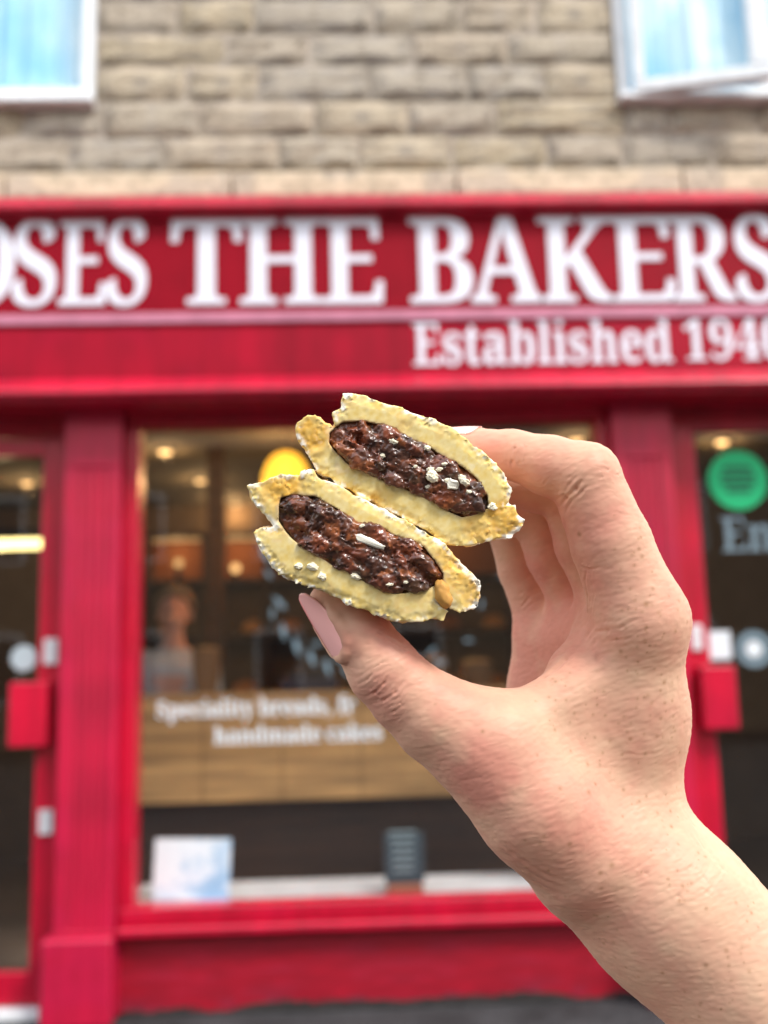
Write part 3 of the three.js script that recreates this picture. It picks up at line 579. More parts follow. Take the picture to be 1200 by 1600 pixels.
// ------------------------------------------------------------------ person behind the counter
{
  const base = W(272, 1090, -1.55), px = base.x;
  const t = thing('person', 'person in a grey blue top standing behind the wooden counter', 'person', [px, 0, -1.55]);
  const J = { hip: [0, 0.95, 0], chest: [0, 1.28, 0], neck: [0, 1.44, 0], head: [-0.01, 1.64, 0.02] };
  const prims = [capsule(J.hip, J.chest, 0.15, 0.15), capsule([-0.09, 1.3, 0], [0.09, 1.3, 0], 0.13, 0.13), capsule([-0.16, 1.38, 0], [0.16, 1.38, 0], 0.065, 0.065), capsule([0, 1.36, 0], J.neck, 0.07, 0.055),
    capsule([-0.19, 1.38, 0], [-0.24, 1.12, 0.04], 0.055, 0.045), capsule([-0.24, 1.12, 0.04], [-0.1, 1.16, 0.24], 0.045, 0.035), capsule([0.19, 1.38, 0], [0.24, 1.12, 0.04], 0.055, 0.045), capsule([0.24, 1.12, 0.04], [0.1, 1.14, 0.24], 0.045, 0.035),
    capsule([-0.09, 0.93, 0], [-0.1, 0.5, 0.02], 0.1, 0.065), capsule([-0.1, 0.5, 0.02], [-0.1, 0.08, -0.02], 0.06, 0.04), capsule([0.09, 0.93, 0], [0.1, 0.5, 0.02], 0.1, 0.065), capsule([0.1, 0.5, 0.02], [0.1, 0.08, -0.02], 0.06, 0.04),
    capsule([-0.1, 0.06, -0.03], [-0.1, 0.05, 0.13], 0.04, 0.035), capsule([0.1, 0.06, -0.03], [0.1, 0.05, 0.13], 0.04, 0.035)];
  const head = [capsule([0, 1.46, 0.01], [0, 1.52, 0.02], 0.055, 0.055), capsule([0, 1.68, -0.01], [0, 1.6, 0.03], 0.088, 0.062), capsule([0, 1.63, 0.1], [0, 1.605, 0.118], 0.008, 0.014), capsule([0.088, 1.64, 0], [0.09, 1.61, 0], 0.014, 0.01), capsule([-0.088, 1.64, 0], [-0.09, 1.61, 0], 0.014, 0.01)];
  const f = (x, y, z) => { let d = 9, h = 9; for (const p of prims) d = smin(d, p(x, y, z), 0.05); for (const p of head) h = smin(h, p(x, y, z), 0.02); return smin(d, h, 0.03); };
  const m = surfaceNets([-0.34, -0.02, -0.24], [0.34, 1.82, 0.34], 0.0125, f);
  const col = []; const skin = [0.62, 0.36, 0.28], top = [0.42, 0.47, 0.52], trouser = [0.03, 0.03, 0.035], lip = [0.4, 0.15, 0.13], eyec = [0.04, 0.03, 0.03];
  for (let i = 0; i < m.pos.length; i += 3) { const [x, y, z] = [m.pos[i], m.pos[i + 1], m.pos[i + 2]];
    let c = y > 1.45 || (z > 0.14 && y > 1.0 && y < 1.3) ? skin : y > 0.96 ? top : trouser;
    if (z > 0.08 && Math.abs(y - 1.565) < 0.008 && Math.abs(x) < 0.026) c = lip; if (z > 0.07 && Math.abs(y - 1.645) < 0.008 && Math.abs(Math.abs(x) - 0.032) < 0.013) c = eyec;
    col.push(...c); }
  const body = shadowed(new THREE.Mesh(toGeometry(m, col), std(0xffffff, 0.8, { vertexColors: true }))); body.name = 'body'; t.add(body);
  const hf = (x, y, z) => Math.max(Math.hypot(x, (y - 1.69) * 0.95, z + 0.02) - 0.108 + 0.006 * noise3(x * 60, y * 20, z * 60), Math.max(z - 0.055 + (1.74 - y) * 0.6, 1.6 - y));
  const hm = surfaceNets([-0.15, 1.55, -0.17], [0.15, 1.85, 0.15], 0.01, hf), hair = shadowed(new THREE.Mesh(toGeometry(hm), std(rgb(120, 104, 90), 0.7))); hair.name = 'hair'; t.add(hair);
}
// ------------------------------------------------------------------ the hand, worked out in millimetres in front of the lens
const HD = 270;   // millimetres from the lens to the plane of the hand
function P(px, py, z = 0) { const d = HD - z, s = d * TAN / 800; return [(px - 600) * s, -(py - 800) * s, z]; }
function toWorld(p) { return new THREE.Vector3(p[0] / 1000, p[1] / 1000, (p[2] - HD) / 1000).applyMatrix4(camM); }
const chain = (pts) => { const out = []; for (let i = 0; i + 1 < pts.length; i++) { const [a, b] = [pts[i], pts[i + 1]]; out.push(capsule(P(a[0], a[1], a[2]), P(b[0], b[1], b[2]), a[3], b[3])); } return out; };
const palmPrims = [
  ...chain([[1001, 972, -5, 11.6], [996, 1120, -9, 11.6], [988, 1290, -10, 13.5]]),           // index metacarpal
  ...chain([[982, 962, -24, 11], [985, 1290, -24, 13]]),
  ...chain([[930, 968, -42, 10.5], [965, 1290, -36, 12.5]]),
  ...chain([[880, 985, -55, 10], [935, 1290, -46, 12.5]]),
  ...chain([[850, 1005, -58, 9.2], [858, 1080, -57, 11], [905, 1260, -50, 15]]),             // heel of the palm
  ...chain([[766, 1172, 2, 12.2], [835, 1255, 3, 13.6], [912, 1330, 0, 16]]),                   // thumb metacarpal
  ...chain([[985, 1352, -6, 17.5], [1048, 1412, -2, 18.6], [1330, 1680, 14, 21], [1700, 2040, 60, 28]]),
  ...chain([[928, 1358, -8, 13.6], [1018, 1443, -6, 13.8], [1120, 1540, 0, 15]]),
  ...chain([[985, 1345, -30, 15.5], [1048, 1405, -28, 17], [1330, 1670, -16, 20], [1700, 2030, 30, 26]]),
];
const sheets = [
  triPrism(P(800, 1146, 1), P(972, 1040, -8), P(965, 1300, -6), 8.6),                          // web between thumb and forefinger
  triPrism(P(905, 1050, -12), P(970, 985, -14), P(950, 1180, -14), 8),
  triPrism(P(960, 985, -18), P(868, 1010, -52), P(950, 1270, -34), 9),                         // palm
];
const fingers = [
  chain([[512, 941, 0, 5.0], [528, 953, 0, 6.3], [563, 992, 1, 7.8], [600, 1047, 2, 9.1], [636, 1085, 2, 9.6], [682, 1122, 2, 11.2], [764, 1172, 2, 12.4]]),   // thumb
  chain([[700, 697, -14, 5.3], [735, 703, -13, 6.0], [800, 710, -11, 6.5], [858, 728, -9, 7.9], [914, 746, -7, 9.2], [955, 850, -6, 10.4], [1001, 968, -5, 11.8]]),
  chain([[690, 742, -31, 5.6], [770, 750, -30, 6.8], [835, 757, -29, 7.7], [893, 768, -28, 8.8], [920, 850, -27, 9.4], [975, 955, -25, 10.6]]),
  chain([[690, 785, -47, 5.4], [770, 795, -46, 6.6], [842, 806, -45, 8.0], [868, 870, -44, 8.4], [925, 960, -43, 9.8]]),
  chain([[690, 805, -62, 4.8], [745, 806, -61, 5.6], [792, 815, -60, 6.6], [813, 890, -60, 6.8], [856, 985, -57, 8.6]]),
];
// how the thumbnail lies: the fold of skin round it follows the same curve
function nailCurve(a, b, dorsal, R, half, len0, len1, shift, u, v, lift) {
  const A = new THREE.Vector3(...a), ax = new THREE.Vector3(...b).sub(A).normalize(), D = new THREE.Vector3(...dorsal); D.addScaledVector(ax, -D.dot(ax)).normalize(); const S = new THREE.Vector3().crossVectors(ax, D);
  const tip = u > 0.6 ? Math.sqrt(Math.max(0, 1 - ((u - 0.6) / 0.4) ** 2.2)) * 0.86 + 0.14 * (1 - (u - 0.6) / 0.4) : 1, root = u < 0.26 ? Math.sqrt(Math.max(0.02, 1 - ((0.26 - u) / 0.26) ** 2)) : 1;
  const th = v * half * tip * root * (0.92 + 0.08 * Math.sin(u * 3)), r = R * (1 - 0.26 * u) + lift + 0.2 * Math.sin(u * Math.PI);
  return A.addScaledVector(ax, len0 + (len1 - len0) * u + (u < 0.3 ? 0.6 * v * v : 0)).addScaledVector(D, shift * (1 - 0.5 * u) + r * Math.cos(th) - 0.5 * u * u).addScaledVector(S, r * Math.sin(th));
}
const thumbNail = [P(600, 1047, 2), P(512, 941, 0), [-0.7, -0.46, 0.78], 5.9, 0.86, 8.8, 28.5, 2.3];
{
  const rim = []; for (let i = 0; i <= 7; i++) rim.push([0.6 - 0.58 * i / 7, 1]); for (let i = 1; i <= 4; i++) rim.push([0.01, 1 - i / 2]); for (let i = 1; i <= 7; i++) rim.push([0.02 + 0.58 * i / 7, -1]);
  const at = rim.map(([u, v]) => { const q = nailCurve(...thumbNail, u, v * 1.1, -0.75); return q.toArray(); });
  for (let i = 0; i + 1 < at.length; i++) fingers[0].push(capsule(at[i], at[i + 1], i > 5 && i < 12 ? 0.8 : 1.05, i > 4 && i < 11 ? 0.8 : 1.05));
}
const fingerBall = [[[512, 941, 0], [764, 1172, 2]], [[700, 697, -14], [1001, 968, -5]], [[690, 742, -31], [975, 955, -25]], [[690, 785, -47], [925, 960, -43]], [[690, 805, -62], [856, 985, -57]]].map(([a, b]) => { const A = P(...a), B = P(...b); return [(A[0] + B[0]) / 2, (A[1] + B[1]) / 2, (A[2] + B[2]) / 2, Math.hypot(A[0] - B[0], A[1] - B[1], A[2] - B[2]) / 2 + 24]; });
function handSdf(x, y, z) {
  let p = 1e3, d = 1e3;
  for (const f of palmPrims) p = smin(p, f(x, y, z), 9);
  if (p > -14 && p < 60) for (const f of sheets) p = smin(p, f(x, y, z), 7);
  if (p > 40) { d = p; }
  for (let i = 0; i < 5; i++) { const s = fingerBall[i], far = Math.hypot(x - s[0], y - s[1], z - s[2]) - s[3]; if (far > 12) { if (p > far) d = Math.min(d, far); else d = Math.min(d, p); continue; } let q = 1e3; for (const f of fingers[i]) q = smin(q, f(x, y, z), 1.6); d = Math.min(d, smin(p, q, i === 0 ? 9 : 5)); }
  return d;
}
let hand = surfaceNets([-32, -196, -85], [178, 45, 94], 0.8, handSdf);
hand = subdivide(hand);
// surface point of the hand seen through a pixel
function onHand(px, py) {
  const d = [(px - 600) / 800 * TAN, -(py - 800) / 800 * TAN, -1], l = Math.hypot(...d); let t = 190;
  for (let i = 0; i < 16; i++) { const s = handSdf(d[0] * t / l, d[1] * t / l, HD + d[2] * t / l); t += s * 0.9; if (s < 0.02) break; }
  return [d[0] * t / l, d[1] * t / l, HD + d[2] * t / l];
}
function segDist(x, y, z, A, B) { const bx = B[0] - A[0], by = B[1] - A[1], bz = B[2] - A[2]; let t = ((x - A[0]) * bx + (y - A[1]) * by + (z - A[2]) * bz) / (bx * bx + by * by + bz * bz + 1e-9); t = clamp(t); return [Math.hypot(x - A[0] - bx * t, y - A[1] - by * t, z - A[2] - bz * t), t]; }
// creases: pixels along each, depth and half-width in millimetres, and colour strength
const creases = [
  [[[876, 790], [884, 779], [900, 764], [912, 748]], 0.9, 1.0, 0.5], [[[801, 746], [800, 722], [804, 700], [803, 690]], 0.45, 0.7, 0.4],
  [[[842, 772], [852, 754], [862, 742]], 0.25, 0.5, 0.2], [[[825, 765], [826, 745]], 0.2, 0.5, 0.15], [[[870, 770], [890, 745], [905, 735]], 0.18, 0.5, 0.15],
  [[[917, 742], [940, 746], [966, 742], [974, 735]], 0.3, 0.5, 0.3], [[[925, 728], [950, 734], [970, 724]], 0.22, 0.5, 0.2], [[[935, 752], [958, 756], [980, 750]], 0.2, 0.4, 0.2],
  [[[646, 1014], [632, 1012], [615, 1002], [592, 990], [570, 982]], 0.4, 0.7, 0.25], [[[650, 1016], [668, 1034], [690, 1050]], 0.3, 0.6, 0.2],
  [[[566, 1090], [586, 1082], [600, 1068], [608, 1052]], 0.55, 0.7, 0.5], [[[578, 1100], [600, 1094], [618, 1082], [632, 1062]], 0.5, 0.7, 0.45], [[[590, 1118], [616, 1112], [634, 1098]], 0.35, 0.6, 0.3], [[[558, 1070], [574, 1062], [584, 1050]], 0.35, 0.6, 0.25], [[[582, 1046], [596, 1036], [606, 1034]], 0.25, 0.5, 0.2],
  [[[808, 1074], [850, 1058], [884, 1030], [918, 990], [930, 975]], 0.5, 1.4, 0.1], [[[830, 1080], [880, 1062], [930, 1030], [960, 1010]], 0.4, 1.5, 0.12], [[[928, 986], [950, 985], [972, 980], [1000, 966]], 0.4, 0.8, 0.3],
  [[[918, 886], [914, 905], [918, 930], [918, 955], [912, 985]], 0.4, 0.6, 0.4], [[[907, 890], [899, 920], [898, 950], [908, 990]], 0.3, 0.6, 0.25], [[[905, 884], [922, 890], [940, 886]], 0.4, 0.7, 0.35],
  [[[840, 945], [850, 975], [862, 1005]], 0.35, 0.8, 0.25], [[[868, 915], [878, 900], [888, 885]], 0.4, 0.7, 0.35], [[[843, 913], [826, 935], [812, 952]], 0.5, 0.8, 0.4],
  [[[862, 935], [862, 970], [864, 1000]], 0.25, 0.7, 0.2],
  [[[760, 1290], [800, 1332], [850, 1365], [900, 1385]], 0.22, 1.3, 0.05], [[[775, 1320], [820, 1360], [870, 1385]], 0.2, 1.2, 0.05], [[[800, 1352], [840, 1380]], 0.3, 0.8, 0.1],
  [[[1060, 1240], [1085, 1290], [1060, 1330], [1010, 1365], [970, 1380]], 0.3, 0.9, 0.12], [[[1095, 1310], [1115, 1340], [1100, 1370], [1060, 1400], [1000, 1425]], 0.32, 0.9, 0.15], [[[1108, 1330], [1130, 1358], [1105, 1395], [1050, 1425]], 0.3, 0.8, 0.12], [[[1085, 1300], [1100, 1325], [1080, 1355], [1030, 1385]], 0.25, 0.8, 0.12],
].flatMap(([pts, depth, w]) => [0, 1, 2, 3].map((k) => {   // each fold with fainter lines beside it
  const off = k ? [0, -9, 8, 15][k] * rr(0.7, 1.3) : 0, dx = pts.at(-1)[0] - pts[0][0], dy = pts.at(-1)[1] - pts[0][1], l = Math.hypot(dx, dy);
  const q = k ? pts.map(([a, b]) => [a - dy / l * off + rr(-3, 3), b + dx / l * off + rr(-3, 3)]) : pts;
  return { pts: q.map(([a, b]) => onHand(a, b)), depth: depth * (k ? 0.32 : 0.8), w: w * (k ? 0.55 : 0.75) };
}));
for (const c of creases) { c.lo = [0, 1, 2].map((i) => Math.min(...c.pts.map((p) => p[i])) - 3.2 * c.w); c.hi = [0, 1, 2].map((i) => Math.max(...c.pts.map((p) => p[i])) + 3.2 * c.w); }
const freckles = [], nailAt = onHand(520, 970);
{ const spots = [[905, 835, 1.0], [1003, 870, 1.0], [1010, 944, 1.2], [1030, 958, 1.0], [1012, 1086, 0.9], [975, 1120, 0.8], [985, 1155, 0.8], [918, 1194, 0.9], [875, 1232, 0.8], [920, 1238, 1.1], [930, 1225, 0.7], [890, 1319, 0.9], [850, 1307, 0.7], [956, 1352, 1.1], [938, 1364, 0.9], [940, 1388, 0.9], [754, 1143, 0.7], [970, 1018, 0.9], [1000, 825, 0.7], [998, 858, 0.8], [1020, 920, 0.8], [1135, 1485, 0.9], [1103, 1508, 0.9], [1035, 1520, 0.7], [1150, 1410, 0.8], [1095, 1568, 0.7], [680, 1100, 0.6], [840, 1180, 0.6]];
  for (const [a, b, r] of spots) freckles.push([...onHand(a, b), r * 0.6]);
  for (let i = 0; i < 520; i++) { const a = rr(820, 1190), b = rr(800, 1590); const p = onHand(a, b); if (fbm(p[0] * 0.06, p[1] * 0.06, p[2] * 0.06 + 3, 3) > -0.12 && handSdf(...p) < 0.1 && (b > 1050 ? a > 780 + (b - 1050) * 0.1 : a > 960)) freckles.push([...p, rr(0.22, 0.48)]); } }
// pinker skin: palm, finger pads, thumb pad and knuckles
const pink = [[860, 1000, 17, 0.9], [830, 900, 10, 0.9], [860, 850, 9, 0.9], [870, 800, 10, 0.9], [815, 800, 9, 0.8], [820, 735, 10, 0.55], [885, 960, 13, 0.8], [760, 700, 9, 0.6], [600, 975, 9, 0.65], [640, 1010, 8, 0.55], [545, 1000, 6, 0.5], [920, 800, 8, 0.35], [756, 1212, 11, 0.75], [590, 1090, 9, 0.55], [900, 1330, 18, 0.5], [830, 1270, 13, 0.45], [940, 730, 9, 0.4], [1040, 960, 9, 0.3], [945, 905, 10, 0.4], [815, 1040, 12, 0.8], [810, 980, 10, 0.8], [985, 1120, 16, 0.2], [850, 715, 12, 0.5], [900, 740, 10, 0.3], [930, 830, 12, 0.45], [890, 1010, 12, 0.5], [700, 1090, 14, 0.3], [960, 1400, 20, 0.25]].map(([a, b, r, s]) => [...onHand(a, b), r, s]);
{
  const { pos } = hand, n = pos.length / 3, col = new Float32Array(pos.length), g = [0, 0, 0];
  const ax = new THREE.Vector3(...P(1330, 1680, 14)).sub(new THREE.Vector3(...P(985, 1352, -6))).normalize();
  for (let i = 0; i < n; i++) {
    let [x, y, z] = [pos[3 * i], pos[3 * i + 1], pos[3 * i + 2]];
    gradient(handSdf, x, y, z, 0.25, g); for (let k = 0; k < 2; k++) { const s = handSdf(x, y, z); x -= g[0] * s; y -= g[1] * s; z -= g[2] * s; }
    // fine skin relief: lines run round the limb, across its length
    const wv = 0.7 * fbm(x * 0.09, y * 0.09, z * 0.09, 2);
    const across = x * 0.2 + 0.1 * y, along = (y * 0.95 - x * 0.25) + 2.2 * wv;
    const fine = 0.8 * noise3(across * 1.9, along * 1.25, z * 0.4) + 0.8 * noise3(across * 3.4 + 9, along * 2.0, z * 0.8);
    const cell = noise3(x * 0.95, y * 0.95, z * 0.95), lump = fbm(x * 0.1 + 4, y * 0.1, z * 0.1, 3);
    const calm = smooth(5, 11, Math.hypot(x - nailAt[0], y - nailAt[1], z - nailAt[2])); let d = calm * (0.07 * fine + 0.03 * cell + 0.2 * lump);
    for (const c of creases) {
      if (x < c.lo[0] || x > c.hi[0] || y < c.lo[1] || y > c.hi[1] || z < c.lo[2] || z > c.hi[2]) continue;
      for (let k = 0; k + 1 < c.pts.length; k++) {
        if (Math.abs(c.pts[k][2] - c.pts[k + 1][2]) > 7) continue; const [e, t] = segDist(x, y, z, c.pts[k], c.pts[k + 1]); if (e > c.w * 3.2) continue;
        const u = (k + t) / (c.pts.length - 1), fade = smooth(0, 0.18, u) * smooth(1, 0.82, u) * 0.85 + 0.15, q = Math.exp(-(e * e) / (c.w * c.w * 0.5));
        d -= c.depth * fade * q * 0.6 - 0.12 * c.depth * fade * Math.exp(-((e - 1.7 * c.w) ** 2) / (c.w * c.w));
      }
    }
    let pk = 0; for (const [a, b, c, r, s] of pink) { const q = ((x - a) ** 2 + (y - b) ** 2 + (z - c) ** 2) / (r * r); if (q < 4) pk = Math.max(pk, Math.min(1, 1.25 * s) * Math.exp(-q * 0.9)); }
    const mott = fbm(x * 0.22, y * 0.22, z * 0.22 + 7, 3), spot = fbm(x * 0.6, y * 0.6, z * 0.6, 2);
    pk = clamp(pk + 0.42 * mott + 0.3 * fbm(x * 0.07 + 2, y * 0.07, z * 0.07, 2) + 0.14);
    let fr = 0; for (const [a, b, c, r] of freckles) { const dx = x - a; if (dx > 2 || dx < -2) continue; const q = (dx * dx + (y - b) ** 2 + (z - c) ** 2) / (r * r); if (q < 5) fr = Math.max(fr, Math.exp(-q) * (0.5 + 0.3 * noise3(a, b, c))); }
    const k = 1 + 0.05 * spot - 0.02 * fine;
    const tan = [0.71, 0.455, 0.305], rose = [0.67, 0.295, 0.215], brown = [0.36, 0.18, 0.08];
    for (let c = 0; c < 3; c++) col[3 * i + c] = clamp(mixv(mixv(tan[c], rose[c], pk), brown[c], fr * 1.1) * k);
    const w = toWorld([x + g[0] * d, y + g[1] * d, z + g[2] * d]); pos[3 * i] = w.x; pos[3 * i + 1] = w.y; pos[3 * i + 2] = w.z;
  }
  hand.col = col;
}
const skinMat = std(0xffffff, 1, { vertexColors: true, specularIntensity: 0.3, transmission: 0.18, thickness: 0, clearcoat: 0.28, clearcoatRoughness: 0.42 });
const wrist = toWorld(P(1000, 1400, -15));
const person = thing('person', 'bare right hand and forearm holding up a halved fruit pastry', 'person', wrist.toArray());
part('forearm_and_hand', toGeometry(hand, hand.col), skinMat, person);
// fingernails: curved plates lying on the fingertips
function nail(a, b, dorsal, R, half, len0, len1, mat, shift = 0, name = 'fingernail') {
  const nu = 28, nv = 16, pos = [], idx = [];
  for (const lift of [0.45, -0.35]) for (let i = 0; i <= nu; i++) for (let j = 0; j <= nv; j++) {
    const u = i / nu, v = j / nv * 2 - 1;
    const c = nailCurve(a, b, dorsal, R, half, len0, len1, shift, u, v, lift); const w = toWorld(c.toArray()); pos.push(w.x, w.y, w.z);
  }
  const N = (nu + 1) * (nv + 1), id = (s, i, j) => s * N + i * (nv + 1) + j;
  for (let s = 0; s < 2; s++) for (let i = 0; i < nu; i++) for (let j = 0; j < nv; j++) { const q = [id(s, i, j), id(s, i + 1, j), id(s, i + 1, j + 1), id(s, i, j + 1)]; s ? idx.push(q[0], q[1], q[2], q[0], q[2], q[3]) : idx.push(q[0], q[2], q[1], q[0], q[3], q[2]); }
  const rim = []; for (let i = 0; i <= nu; i++) rim.push([i, 0]); for (let j = 1; j <= nv; j++) rim.push([nu, j]); for (let i = nu - 1; i >= 0; i--) rim.push([i, nv]); for (let j = nv - 1; j > 0; j--) rim.push([0, j]);
  for (let k = 0; k < rim.length; k++) { const [a1, b1] = rim[k], [a2, b2] = rim[(k + 1) % rim.length]; idx.push(id(0, a1, b1), id(0, a2, b2), id(1, a2, b2), id(0, a1, b1), id(1, a2, b2), id(1, a1, b1)); }
  return part(name, toGeometry({ pos, idx }), mat, person);
}
const nailMat = std(rgb(250, 184, 176), 0.1, { clearcoat: 0.8, clearcoatRoughness: 0.08 });
nail(...thumbNail.slice(0, 7), nailMat, thumbNail[7]).userData.label = 'glossy pink thumbnail';
nail(P(800, 710, -11), P(700, 697, -14), [0.1, 1, 0.1], 6.0, 0.9, 9, 20, nailMat);
nail(P(835, 757, -29), P(690, 742, -31), [0.05, 1, 0.0], 6.4, 1.0, 14, 29, nailMat);
nail(P(842, 806, -45), P(690, 785, -47), [0.05, 1, 0.0], 6.2, 1.0, 17, 33, nailMat);
nail(P(792, 815, -60), P(690, 805, -62), [0.05, 1, 0.0], 5.6, 1.0, 11, 24, nailMat);
// ------------------------------------------------------------------ the two pastry halves
const Z1 = ([x, y]) => [360 + x / 2.4, 580 + y / 2.4];
function polySdf(pts) {   // signed distance to a polygon in the plane of the cut
  const n = pts.length, X = pts.map((p) => p[0]), Yy = pts.map((p) => p[1]);
  return (x, y) => {
    let d = 1e9, s = 1;
    for (let i = 0, j = n - 1; i < n; j = i++) {
      const ex = X[j] - X[i], ey = Yy[j] - Yy[i], wx = x - X[i], wy = y - Yy[i]; let t = (wx * ex + wy * ey) / (ex * ex + ey * ey); t = t < 0 ? 0 : t > 1 ? 1 : t;
      const bx = wx - ex * t, by = wy - ey * t, q = bx * bx + by * by; if (q < d) d = q;
      const c1 = y >= Yy[i], c2 = y < Yy[j], c3 = ex * wy > ey * wx; if ((c1 && c2 && c3) || (!c1 && !c2 && !c3)) s = -s;
    }
    return s * Math.sqrt(d);
  };
}
const crustMat = std(0xffffff, 0.9, { vertexColors: true });
const fillMat = std(0xffffff, 0.36, { vertexColors: true, clearcoat: 0.5, clearcoatRoughness: 0.16, specularIntensity: 0.9 });
const almondMat = std(rgb(240, 234, 216), 0.4), sugarMat = std(rgb(246, 236, 208), 0.95), nutMat = std(rgb(200, 146, 70), 0.7);
function cells(x, y, z) {   // distance to the nearest of scattered points: rounded grains
  const i = Math.floor(x), j = Math.floor(y), k = Math.floor(z); let m = 9;
  for (let a = -1; a < 2; a++) for (let b = -1; b < 2; b++) for (let c = -1; c < 2; c++) {
    const h = hash3(i + a, j + b, k + c), dx = i + a + h - x, dy = j + b + (h * 57.31) % 1 - y, dz = k + c + (h * 913.7) % 1 - z, q = dx * dx + dy * dy + dz * dz; if (q < m) m = q;
  }
  return Math.sqrt(m);
}
function pastryHalf(outer, inner, zc, depth, label, seed, golden, raisins, sugared) {
  const toMm = (p) => P(...Z1(p), zc).slice(0, 2), O = outer.map(toMm), I = inner.map(toMm);
  const minX = Math.min(...O.map((p) => p[0])), maxX = Math.max(...O.map((p) => p[0])), minY = Math.min(...O.map((p) => p[1])), maxY = Math.max(...O.map((p) => p[1]));
  // long axis of the cut and the middle of the half disc
  const so = polySdf(O), si = polySdf(I), cx = I.reduce((s, p) => s + p[0], 0) / I.length, cy = I.reduce((s, p) => s + p[1], 0) / I.length;
  const ang = Math.atan2(-0.44, 0.9), ca = Math.cos(ang), sa = Math.sin(ang), Rl = 36;
  const squeeze = (x, y, w, out) => {   // carry a point at depth w back to the plane of the cut
    const u = clamp(w / depth, 0, 0.995), k1 = 1 / Math.sqrt(1 - u * u * 0.98), k2 = 1 / Math.pow(1 - u * u * 0.97, 0.22);
    const dx = x - cx, dy = y - cy, l = (dx * ca + dy * sa) * k1, h = (-dx * sa + dy * ca) * k2; out[0] = cx + l * ca - h * sa; out[1] = cy + l * sa + h * ca; return k1;
  };
  const q = [0, 0];
  const crumb = (x, y, z) => 0.7 * fbm(x * 0.24 + seed, y * 0.24, z * 0.24, 2) + 0.55 * (0.5 - cells(x * 0.55 + 0.9 * noise3(x * 0.5, y * 0.5, z), y * 0.55 + 0.9 * noise3(x * 0.5 + 9, y * 0.5, z), z * 0.55)) + 0.42 * (0.5 - cells(x * 1.15 + 0.5 * noise3(x, y, z), y * 1.15, z * 1.15)) + 0.2 * noise3(x * 1.6, y * 1.6, z * 1.6);
  const dustMm = sugared.map(([a, b, r]) => [...toMm([a, b]), r]);
  const sugarAt = (x, y) => { let m = 0; for (const [a, b, r] of dustMm) { const e = Math.hypot(x - a, y - b); if (e < r) m = Math.max(m, smooth(r, r * 0.45, e)); } return m; };
  const goldMm = golden.map(([a, b, r, s]) => [...toMm([a, b]), r, s]);
  const crustF = (x, y, z) => {
    const w = zc - z, k = squeeze(x, y, Math.max(w, 0), q), d = so(q[0], q[1]) / Math.sqrt(k);
    if (d > 2.5 || d < -14 || w < -3) return Math.max(d, -w, w - depth);
    const f = si(q[0], q[1]) + 0.9 * fbm(x * 0.2, y * 0.2, seed, 2);
    let face = -w + 0.25; // front face
    const c = crumb(x, y, z), rimZone = smooth(-2.4, -0.4, d);
    const patch = smooth(0.0, 0.3, fbm(x * 0.16 + seed, y * 0.16, 5, 2)); face += (0.12 + 0.6 * rimZone + 0.45 * patch) * (0.5 - 0.95 * c) + 0.1; for (const [a, b, r, s] of goldMm) { const e = Math.hypot(x - a, y - b); if (e < r) face += s * smooth(r, r * 0.5, e) * (0.3 - 0.6 * c); }
    const su = sugarAt(x, y); if (su > 0) face -= su * rimZone * 0.5 * smooth(0.1, 0.5, 0.62 - cells(x * 1.0 + 7, y * 1.0, z * 1.0));
    let s = Math.max(d - 0.3 - 0.75 * c - 0.55 * noise3(x * 0.42, y * 0.42, z * 0.42 + seed) - 0.35 * su * c, face, w - depth);
    s = Math.max(s, Math.min(-(f - 0.3), 5.5 - w) );            // hollow for the filling
    return s * 0.8;
  };
  const cell = 0.36, box = [[minX - 2, minY - 2, zc - depth - 1], [maxX + 2, maxY + 2, zc + 2]];
  const cm = surfaceNets(box[0], box[1], cell, crustF, 1.6), col = [];
  const pale = [0.77, 0.55, 0.155], cream = [0.84, 0.68, 0.31], gold = [0.72, 0.39, 0.055], tan = [0.62, 0.38, 0.16], sugar = [0.93, 0.91, 0.84];
  for (let i = 0; i < cm.pos.length; i += 3) {
    const x = cm.pos[i], y = cm.pos[i + 1], z = cm.pos[i + 2], w = zc - z; squeeze(x, y, Math.max(w, 0), q);
    const d = so(q[0], q[1]), f = si(q[0], q[1]);
    let g = 0; for (const [a, b, r, s] of golden) { const p = toMm([a, b]); g = Math.max(g, s * smooth(r * 1.3, r * 0.5, Math.hypot(x - p[0], y - p[1]) + 1.6 * fbm(x * 0.5, y * 0.5, z * 0.5, 3))); }
    const n = fbm(x * 0.7 + seed, y * 0.7, z * 0.7, 3), n2 = fbm(x * 0.22, y * 0.22 + seed, z * 0.22, 3), rim = smooth(-1.5 + 1.2 * n, -0.2, d);
    const gr = noise3(x * 1.2 + 3, y * 1.2, z * 1.2), gr2 = noise3(x * 2.1, y * 2.1 + 7, z * 2.1);
    let c = [0, 1, 2].map((k) => mixv(pale[k], cream[k], clamp(0.62 + 0.9 * n + 0.5 * n2 + 0.35 * gr + 0.3 * gr2)));
    c = c.map((v, k) => mixv(v, gold[k], clamp(g * (0.85 + 0.8 * n) + 0.35 * smooth(0.1, 0.4, n2 + 0.5 * n))));
    const baked = smooth(1.2, 3, w); c = c.map((v, k) => mixv(v, mixv(tan[k], gold[k], 0.4 + n), baked * 0.75));
    const where = smooth(-0.05, 0.22, fbm(x * 0.11 + seed * 3, y * 0.11, z * 0.11, 2)), dust = where * clamp(smooth(0.0, 0.3, n + 0.16 * gr2 + 0.36 * rim - 0.12 + 0.5 * baked * n2) * (0.2 + 0.8 * Math.max(rim, baked)));
    const heap = sugarAt(x, y) * smooth(0.5, 0.95, 0.62 * rim + 1.0 * n + 0.35 * gr + 0.08) * (f > 0.6 ? 1 : 0);
